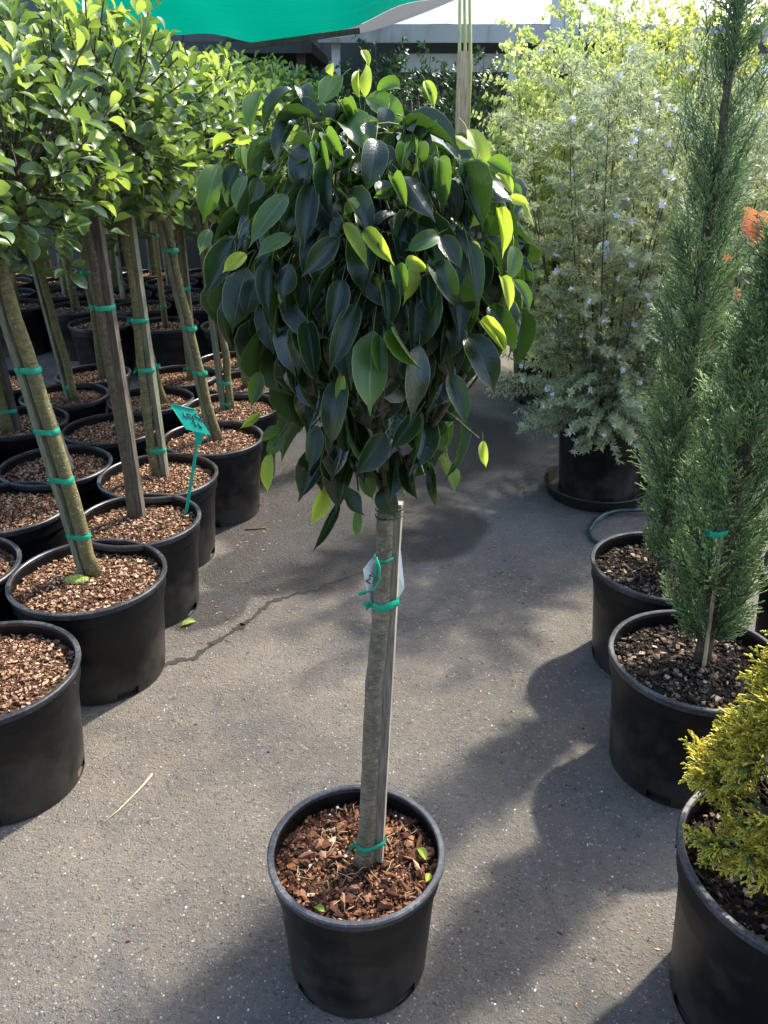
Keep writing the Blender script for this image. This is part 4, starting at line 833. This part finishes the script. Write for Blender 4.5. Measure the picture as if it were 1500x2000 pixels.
# ------------------------------------------------------------------ leafy shrubs
def small_leaf(L, W, bend=.15): # folded lens of 4 quads
    V = np.array([(0,0,0),(-W*.5,L*.45,W*.12),(0,L*.45,0),(W*.5,L*.45,W*.12),(0,L,-bend*L)]); return V, np.array([(0,2,1),(0,3,2),(1,2,4),(2,3,4)])
def shrub(name, loc_, label, cat, seed, stems, height, spread, leaf, mat, tw_len, step, per, droop=0., pot=None, group=None, stem_r=.009, mulch='grey', flowers=0, zbase=.32, low=0, twigs=26, side=.9, bushy=1., top_fall=.22):
    g = np.random.default_rng(seed); rt = root(name, loc_, label, cat, group)
    if pot: add_pot(rt, *pot); add_mulch(rt, pot[0], pot[1], mulch, .05)
    mb = MB(); nodes = []; ends = []
    for s in range(stems):
        a = s * 2.39996 + g.normal() * .2; sp = spread * math.sqrt((s + .5) / stems); H_ = height * (1 - top_fall * (sp / spread) ** 2) * (.88 + .18 * g.random()); p0 = np.array([.05 * math.cos(a), .05 * math.sin(a), zbase - .02]); p2 = np.array([sp * math.cos(a), sp * math.sin(a), H_]); p1 = (p0 + p2) / 2 + np.array([sp * .18 * math.cos(a), sp * .18 * math.sin(a), .05]) + g.normal(0, .03, 3)
        C_ = [p0 * (1 - t) ** 2 + 2 * p1 * t * (1 - t) + p2 * t * t for t in np.linspace(0, 1, 9)]; mb.tube(C_, np.linspace(stem_r, stem_r * .18, 9), 5, rnd=g.random(), cap=False)
        for k in range(twigs):
            t = (k + g.random()) / twigs * .97 + .03; q = p0 * (1 - t) ** 2 + 2 * p1 * t * (1 - t) + p2 * t * t; b_ = g.random() * 6.28
            od = nrm(np.array([math.cos(b_), math.sin(b_), 0]) * side + np.array([q[0], q[1], 0]) * .8 + np.array([0, 0, .55 - droop * (1 - t)]) + g.normal(0, .15, 3)); ln = tw_len * (.55 + .8 * g.random()) * (1.25 - .65 * t); e = q + od * ln + np.array([0, 0, -droop * .10 * (1 - t)]); m = (q + e) / 2 + np.array([0, 0, .02])
            if e[2] < zbase * .75: continue
            mb.tube([q, m, e], [stem_r * .24, stem_r * .17, stem_r * .08], 3, cap=False); nodes.append((q, m, e)); ends.append((e, nrm(e - m)))
    for k in range(low):
        a = k * 2.4 + g.random(); q = np.array([.06 * math.cos(a), .06 * math.sin(a), zbase + .1 * g.random()]); e = np.array([math.cos(a), math.sin(a), 0]) * spread * (.75 + .5 * g.random()) + np.array([0, 0, zbase + .10 + .22 * g.random()]); m = (q + e) / 2 + np.array([0, 0, .10]); mb.tube([q, m, e], [stem_r * .3, stem_r * .2, stem_r * .1], 3, cap=False); nodes.append((q, m, e)); ends.append((e, nrm(e - m)))
    Ms = []
    for q, m, e in nodes:
        ln = np.linalg.norm(e - q); cnt = max(3, int(ln / step))
        for i in range(cnt):
            t = .12 + .9 * (i + g.random()) / cnt; p = q * (1 - t) ** 2 + 2 * m * t * (1 - t) + e * t * t; ax = nrm(e - q)
            for j in range(per):
                v = g.normal(0, 1, 3); v -= ax * (v @ ax); v = nrm(v); d = nrm(ax * .65 + v * bushy); s = .65 + .6 * g.random(); Ms.append(frame(p, d, nrm(ax - d * .3 + g.normal(0, .35, 3)), s, s, s))
    V, F, _, _, r_ = inst(leaf[0], leaf[1], Ms); cr = mb.build('crown', M_TWIG, rt); tag(link('foliage', np_mesh('foliage', V, F, [mat], rnd=r_, smooth=False), cr), kind='stuff')
    if flowers:
        ang = [(-1.9,.9),(-.6,1.),(.5,1.),(1.6,.95),(2.7,.8)]; V = [(0,0,0)]; F = []
        for a, l in ang:
            b0 = len(V); V += [(math.cos(a-.5)*.75*l, math.sin(a-.5)*.75*l, .15), (math.cos(a)*l, math.sin(a)*l, .1), (math.cos(a+.5)*.75*l, math.sin(a+.5)*.75*l, .15)]; F.append((0, b0, b0+1, b0+2))
        fm = np_mesh('flower', V, F, [M_PETAL], smooth=False); L0 = np.array(loc_); cand = sorted(range(len(ends)), key=lambda i: ends[i][0][1] + .3 * abs(ends[i][0][0]) + g.normal() * .12)[:int(flowers * 2.2)]
        for i in g.permutation(cand)[:flowers]:
            e, d = ends[i]; s = .011 + .006 * g.random(); n_ = nrm(nrm(CAM - (e + L0)) * .6 + d * .4 + g.normal(0, .45, 3)); M = frame(e + d * .004, np.cross(n_, g.normal(0, 1, 3)), n_, s, s, s); link('flower', fm, cr, toM(M))
    return rt
SG = 'leafy shrubs massed on the right'
WL = small_leaf(.027, .0078); PL = small_leaf(.031, .021); HLf = small_leaf(.05, .024)
shrub('flowering_shrub', (1.03, 3.68, .018), 'grey green rosemary-like shrub with lilac white flowers, its pot in a black saucer', 'shrub', 71, 24, 1.92, .50, WL, M_WEST, .23, .0105, 4, .5, (.44, .37), SG, .0055, flowers=240, low=56, twigs=44, top_fall=.12)
shrub('flowering_shrub', (1.78, 3.95, 0), 'second grey green flowering shrub half hidden behind the juniper spire', 'shrub', 72, 14, 1.9, .42, WL, M_WEST, .25, .010, 4, .4, (.44, .37), SG, .008, flowers=60, twigs=36)
shrub('variegated_shrub', (1.02, 5.15, 0), 'pale yellow green small leaved shrub rising behind the timber post', 'shrub', 73, 24, 2.10, .52, PL, M_PITT, .25, .024, 5, .2, (.44, .37), SG, .007, low=40, twigs=40)
shrub('variegated_shrub', (1.75, 5.05, 0), 'bright lemon green shrub rising behind the flowering shrub', 'shrub', 74, 26, 2.30, .60, PL, M_PITT2, .25, .024, 5, .2, (.44, .37), SG, .007, low=40, twigs=40)
shrub('variegated_shrub', (2.75, 5.1, 0), 'lemon green shrub filling the top right corner behind the juniper', 'shrub', 75, 24, 2.35, .62, PL, M_PITT2, .25, .024, 5, .2, (.44, .37), SG, .007, low=40, twigs=40)
shrub('variegated_shrub', (1.30, 5.75, 0), 'taller pale green shrub at the back between two lemon shrubs', 'shrub', 76, 22, 2.45, .55, PL, M_PITT, .25, .030, 5, .2, (.44, .37), SG, .007, low=40, twigs=40)
for i, (x, y, hh, lab) in enumerate(((-.75, 7.75, 2.05, 'dark glossy evergreen shrub below the left roof corner'), (.05, 7.7, 2.2, 'dark evergreen shrub behind the top of the big fig crown'), (.75, 7.8, 2.05, 'dark evergreen shrub left of the timber post under the white roof'))):
    shrub('evergreen_shrub', (x, y, 0), lab, 'shrub', 80 + i, 20, hh, .52, HLf, M_HEDGE, .26, .03, 3, .1, (.44, .37), 'dark evergreen shrubs under the white roof', .010, twigs=26)
# croton with pink and orange leaves behind the juniper
cr_ = root('potted_croton', (1.22, 2.72, 0), 'croton with a pink and an orange leaf showing beside the juniper', 'plant'); add_pot(cr_, .36, .32); add_mulch(cr_, .36, .32, 'grey', .05)
MB().tube([(0,0,.27),(-.02,-.02,.8),(-.05,-.06,1.20)], [.011,.008,.005], 7).build('stem', M_BARK3, cr_)
LC = leaf_meshes(HILL, M_CROT, 'leaf'); g = np.random.default_rng(15)
for (u0, v0, u1, v1) in ((1470,482,1448,402),(1472,480,1496,410),(1430,515,1412,498),(1436,560,1440,600)):
    a, c = at(u0, v0, 2.66) - np.array([1.22, 2.72, 0]), at(u1, v1, 2.66) - np.array([1.22, 2.72, 0]); L = np.linalg.norm(c - a); link('leaf', LC[int(g.integers(6))], cr_, toM(frame(a, c - a, [0.2, -1, .3], L * .55, L, L)))
for i in range(10):
    a = i * 2.4; z = .62 + .045 * i; d = np.array([math.cos(a), math.sin(a), .35]); link('leaf', LM_HILL[i % 6], cr_, toM(frame(np.array([-.02, -.03, z]) + d * .04, d, [0, 0, 1], .045, .12, .12)))
# small pot of a juniper at the right edge
juniper(1.42, 2.25, .463, .364, 'juniper pot at the right frame edge, only its black rim showing', 43, [(.40,.10),(.7,.16),(1.0,.15),(1.3,.08)], 1.3, (.02, .02), (.05, .02), 180)

# ------------------------------------------------------------------ saucer and hose
sx, sy = 1.03, 3.68
V, F = lathe([(.0005,.012),(.20,.012),(.225,.016),(.243,.062),(.252,.066),(.255,.060),(.250,.056),(.236,.010),(.22,.0),(.0005,.0)], 72); s_ = link('pot_saucer', np_mesh('pot_saucer', V, F, [M_POT])); s_.location = (sx, sy, .001); tag(s_, 'wide black plastic saucer under the flowering shrub pot', 'saucer')
hp = [(1300,985),(1262,962),(1225,985),(1190,1002),(1158,1022),(1151,1040),(1162,1056),(1190,1062),(1215,1050)]
hp2 = [(1150,1036),(1168,1014),(1200,1004),(1240,1003),(1268,1003),(1285,1012),(1300,1035)]
def hose(pts, z):
    C_ = np.array([ground_at(u, v, .011) for u, v in pts]); Q = []
    for i in range(len(C_) - 1):
        a, b_, c, d = C_[max(0, i-1)], C_[i], C_[i+1], C_[min(len(C_)-1, i+2)]
        for t in np.linspace(0, 1, 6)[:-1]: Q.append(.5 * ((2*b_) + (c-a)*t + (2*a-5*b_+4*c-d)*t*t + (3*b_-a-3*c+d)*t**3))
    Q = np.array(Q + [C_[-1]]); Q[:, 2] = z; return Q
hs_ = MB().tube(hose(hp, .010), .0085, 10).build('garden_hose', M_HOSE); tag(hs_, 'dark teal garden hose curving from the saucer to the juniper pot', 'hose')
hq = hose(hp2, .010); hq[:, 2] = .010 + .018 * np.sin(np.linspace(0, 3.14, len(hq))) + .0; hs2 = MB().tube(hq, .0085, 10).build('garden_hose', M_HOSE); tag(hs2, 'second loop of teal hose lying behind the juniper pot rim', 'hose')

# ------------------------------------------------------------------ litter on the asphalt
tag(lit_mesh.build('leaf_litter', M_CHIPS, ground, smooth=False), kind='stuff')
a = [ground_at(u, v, .004) for u, v in ((200,1608),(232,1582),(262,1552),(281,1532),(297,1512))]
o = MB().tube(a, [.0008,.0016,.002,.0028,.0035], 5).build('straw_stalk', M_STRAW); tag(o, 'pale dry straw stalk lying on the sunlit asphalt, lower left', 'straw')
p = ground_at(355, 1222, .006); o = link('fallen_leaf', LM_FIGNEW[1]); o.matrix_world = toM(frame(p, [.8, .6, 0], [0, 0, 1], .022, .06, .06)); tag(o, 'small green yellow leaf fallen beside the third left pot', 'leaf')
a = [ground_at(u, v, .004) for u, v in ((478,1034),(500,1033),(520,1030))]; o = MB().tube(a, .003, 5).build('dark_twig', M_BARK3); tag(o, 'short dark twig on wet asphalt beside the left pots', 'twig')
for (u, v, s, lab) in ((252,1838,.012,'small reddish bark crumb on asphalt at lower left'), (1139,1424,.010,'dark crumb on the shaded asphalt left of the juniper pot'), (524,1470,.008,'tiny dark crumb on the sunlit asphalt left of the trunk'), (980,1470,.007,'brown crumb on asphalt right of the trunk')):
    p = ground_at(u, v, .0); mb = MB(); v_, f_ = CHIPS[4]; mb.add(v_ * s * np.array([1,1,1.6]) + p + np.array([0, 0, s * .2]), f_.tolist(), rnd=.3); o = mb.build('bark_crumb', M_CHIP, None, smooth=False); tag(o, lab, 'bark')

# ------------------------------------------------------------------ background: shade cloth, beams, white roof, walls, post
b = NB('green_shade_cloth'); o = b.obj(); mp = b.n('Mapping'); mp.inputs['Scale'].default_value = (.8, 6, 6); b.l(o, mp.inputs[0]); n1 = b.noise(mp.outputs[0], 1.6, 4.); c = b.mix(b.smooth(n1, .5, .72), (.0,.085,.053), (.008,.17,.11)); b.fin(c, .45, b.bump(n1, .4, .02)); b.translucent((.0,.17,.11), .5); M_CLOTH = b.m
b = NB('dark_mesh'); b.fin(b.mix(b.noise(b.obj(), 9.), (.10,.11,.11), (.2,.21,.21)), .8); b.translucent((.2,.21,.21), .3); M_MESH = b.m
def stained(name, c0, c1, stain, k=.6):
    b = NB(name); o = b.obj(); mp = b.n('Mapping'); mp.inputs['Scale'].default_value = (1.6, 1, .35); b.l(o, mp.inputs[0]); n1 = b.noise(mp.outputs[0], 2.2, 5.); n2 = b.noise(o, 1.1, 3.)
    c = b.mix(n2, c0, c1); c = b.mix(b.math('MULTIPLY', b.smooth(n1, .5, .72), k), c, stain); return b.fin(c, .5)
M_WHITE = stained('white_sheeting', (.27,.28,.275), (.36,.36,.35), (.17,.155,.11), .9); M_GREYP = stained('grey_panel', (.34,.36,.35), (.44,.46,.45), (.22,.22,.2)); M_DARKW = stained('dark_wall', (.028,.032,.03), (.05,.052,.05), (.02,.02,.02))
def sheet(f, nu, nv, th=.003):
    V = np.array([f(i / (nu-1), j / (nv-1)) for j in range(nv) for i in range(nu)]); i = np.arange(nu * nv).reshape(nv, nu); F = np.stack([i[:-1,:-1], i[:-1,1:], i[1:,1:], i[1:,:-1]], -1).reshape(-1, 4); return V, F
# shade cloth: sagging front hem, rising toward the camera
def cl(u, v):
    hem_u = 180 + (860 - 180) * u; hem_v = 72 - 78 * max(0, (u - .55) / .45) ** 1.6 - 25 * max(0, (.25 - u) / .25); a = at(hem_u, hem_v, 8.6); bck = np.array([a[0] * 1.02, 6.3, 3.35 + .1 * math.sin(3 * u)]); m = (a + bck) / 2 + np.array([0, 0, -.22 - .03 * math.sin(17 * u)])
    return a * (1 - v) ** 2 + 2 * m * v * (1 - v) + bck * v * v + np.array([0, 0, .022 * math.sin(23 * u + 6 * v) * (1 - v) + .03 * math.sin(9 * u - 4 * v)])
V, F = sheet(cl, 44, 18); o = link('shade_cloth', np_mesh('shade_cloth', V, F, [M_CLOTH])); tag(o, 'bright green shade cloth sagging across the top of the frame', 'shade cloth')
def cl2(u, v):
    a = np.array(cl(.60 + .40 * u, 0)); q = at(700 + (860 - 640) * u, 68 - 82 * u ** 1.2 - 6, 8.75); return a * (1 - v) + (q + np.array([.05, .05, .0])) * v + np.array([0, .03, -.03 * math.sin(3.14 * v)])
V, F = sheet(cl2, 20, 6); o = link('grey_mesh_strip', np_mesh('grey_mesh_strip', V, F, [M_MESH])); tag(o, 'grey mesh strip hanging from right hem of the green shade cloth', 'mesh')
for (u0, v0, u1, v1, Y, hw, lab) in ((440,72,625,62,8.75,.035,'thick dark timber beam under the green shade cloth'), (470,92,703,60,8.55,.022,'thin grey timber beam crossing in front of the white roof corner')):
    a, c = at(u0, v0, Y), at(u1, v1, Y); rt = MB(); d = nrm(c - a); M = Matrix(((d[0], 0, -d[2]), (d[1], 1, 0), (d[2], 0, d[0]))); V = np.array([(x, y, z) for x in (0, np.linalg.norm(c - a)) for y in (-hw, hw) for z in (-hw, hw)]) @ np.array(M).T + a
    rt.add(V, [(0,1,3,2),(4,6,7,5),(0,4,5,1),(2,3,7,6),(0,2,6,4),(1,5,7,3)]); o = rt.build('timber_beam', M_BEAM, None, smooth=False); tag(o, lab, 'beam')
# greenhouse: white sheeted roof slope on posts
gh = root('greenhouse', (1.3, 10.2, 0), 'white sheeted greenhouse roof with grey gutter board behind the shrubs', 'building')
def gl(P): return np.array(P, float) - np.array([1.3, 10.2, 0])
def rf(u, v):
    x = -.55 + 5.6 * u; y = 9.0 + 3.0 * v; z = 2.42 + 1.55 * math.sin(v * 1.35) - .25 * max(0, .22 - u) / .22 * v; return gl((x, y, z + .01 * math.sin(u * 40)))
V, F = sheet(rf, 40, 14); link('roof', np_mesh('roof', V, F, [M_WHITE]), gh)
x0 = -.62
MB().box(gl((x0, 8.93, 2.27)), gl((5.1, 8.98, 2.42))).build('gutter_board', M_WHITE, gh, smooth=False)
MB().box(gl((.15, 9.30, 2.04)), gl((4.6, 9.36, 2.20))).build('inner_panel', M_GREYP, gh, smooth=False)
for x in (-.5, 1.2, 2.9, 4.6): MB().box(gl((x, 9.02, 0)), gl((x + .08, 9.10, 2.40))).build('post', M_GREYP, gh, smooth=False)
MB().box(gl((-.62, 11.9, 0)), gl((5.1, 12.0, 3.9))).build('back_wall', M_DARKW, gh, smooth=False)
MB().box(gl((1.55, 8.90, 2.25)), gl((1.75, 8.96, 3.3))).build('downpipe_panel', M_GREYP, gh, smooth=False)
# shed and fence behind the left block
sh_ = root('low_shed', (-2.6, 10.4, 0), 'low shed with pale panel wall behind the left fig trees', 'building')
def sl_(P): return np.array(P, float) - np.array([-2.6, 10.4, 0])
MB().box(sl_((-5.2, 9.4, 0)), sl_((-.75, 9.5, 1.95))).build('wall', M_DARKW, sh_, smooth=False)
MB().box(sl_((-1.75, 9.36, 1.72)), sl_((-.80, 9.40, 2.06))).build('pale_panel', M_GREYP, sh_, smooth=False)
MB().box(sl_((-5.4, 9.2, 2.20)), sl_((-.70, 11.9, 2.30))).build('roof', M_DARKW, sh_, smooth=False)
MB().box(sl_((-5.2, 11.7, 0)), sl_((-.75, 11.8, 2.19))).build('back_wall', M_DARKW, sh_, smooth=False)
for i in range(5): MB().box(sl_((-5.1 + i * 1.06, 9.30, 0)), sl_((-5.02 + i * 1.06, 9.38, 2.2))).build('post', M_BEAM, sh_, smooth=False)
# boundary fence closing the yard
for (xa, xb, ya, lab) in ((-14, -.2, 13.2, 'dark paling fence far behind the left block'), (-.1, 14, 13.3, 'dark paling fence far behind the greenhouse')):
    fr_ = root('boundary_fence', ((xa + xb) / 2, ya, 0), lab, 'fence')
    n = int((xb - xa) / .32)
    pm = MB().box((-.168, -.008, 0), (.168, .008, 3.6)).mesh('paling', M_DARKW, False)
    for i in range(n): q = link('paling', pm, fr_); q.location = (xa + (i + .5) * .32 - (xa + xb) / 2, .022 * (i % 2), 0)
yw = MB().box((-9, -4.4, 0), (9, -4.2, 3.3)).build('added_dark_wall', M_DARKW, None, smooth=False); tag(yw, kind='structure')  # unseen dark wall, added behind the camera so leaves and pots reflect less sky
# timber post with canes at the back of the path
tp = root('timber_post', (.47, 4.75, 0), 'weathered brown timber post beside the lemon green shrubs', 'post')
def tq(u, v): return at(u, v, 4.75) - np.array([.47, 4.75, 0])
a, c = tq(905, 262), tq(905, 100); square_stake(tp, (a[0], 0, 0), (c[0], 0, c[2]), .026, M_POST, .1, 'post'); square_stake(tp, (a[0] - .030, -.036, 0), (a[0] - .030, -.036, c[2] - .12), .010, M_POST, .1, 'side_batten')
for i, (u0, u1, lab) in enumerate(((897,899,'left green bamboo cane rising above the timber post'), (909,907,'middle bamboo cane rising above the timber post'), (919,917,'right bamboo cane rising above the timber post'))):
    p0 = at(u0, 130, 4.82 + .02 * i); p1 = at(u1, -60, 4.82 + .02 * i); p0b = p0.copy(); p0b[2] = .0
    o = MB().tube([p0b, p0, p1], [.010, .009, .008], 8).build('bamboo_cane', M_CANE); tag(o, lab, 'cane', 'bamboo canes')
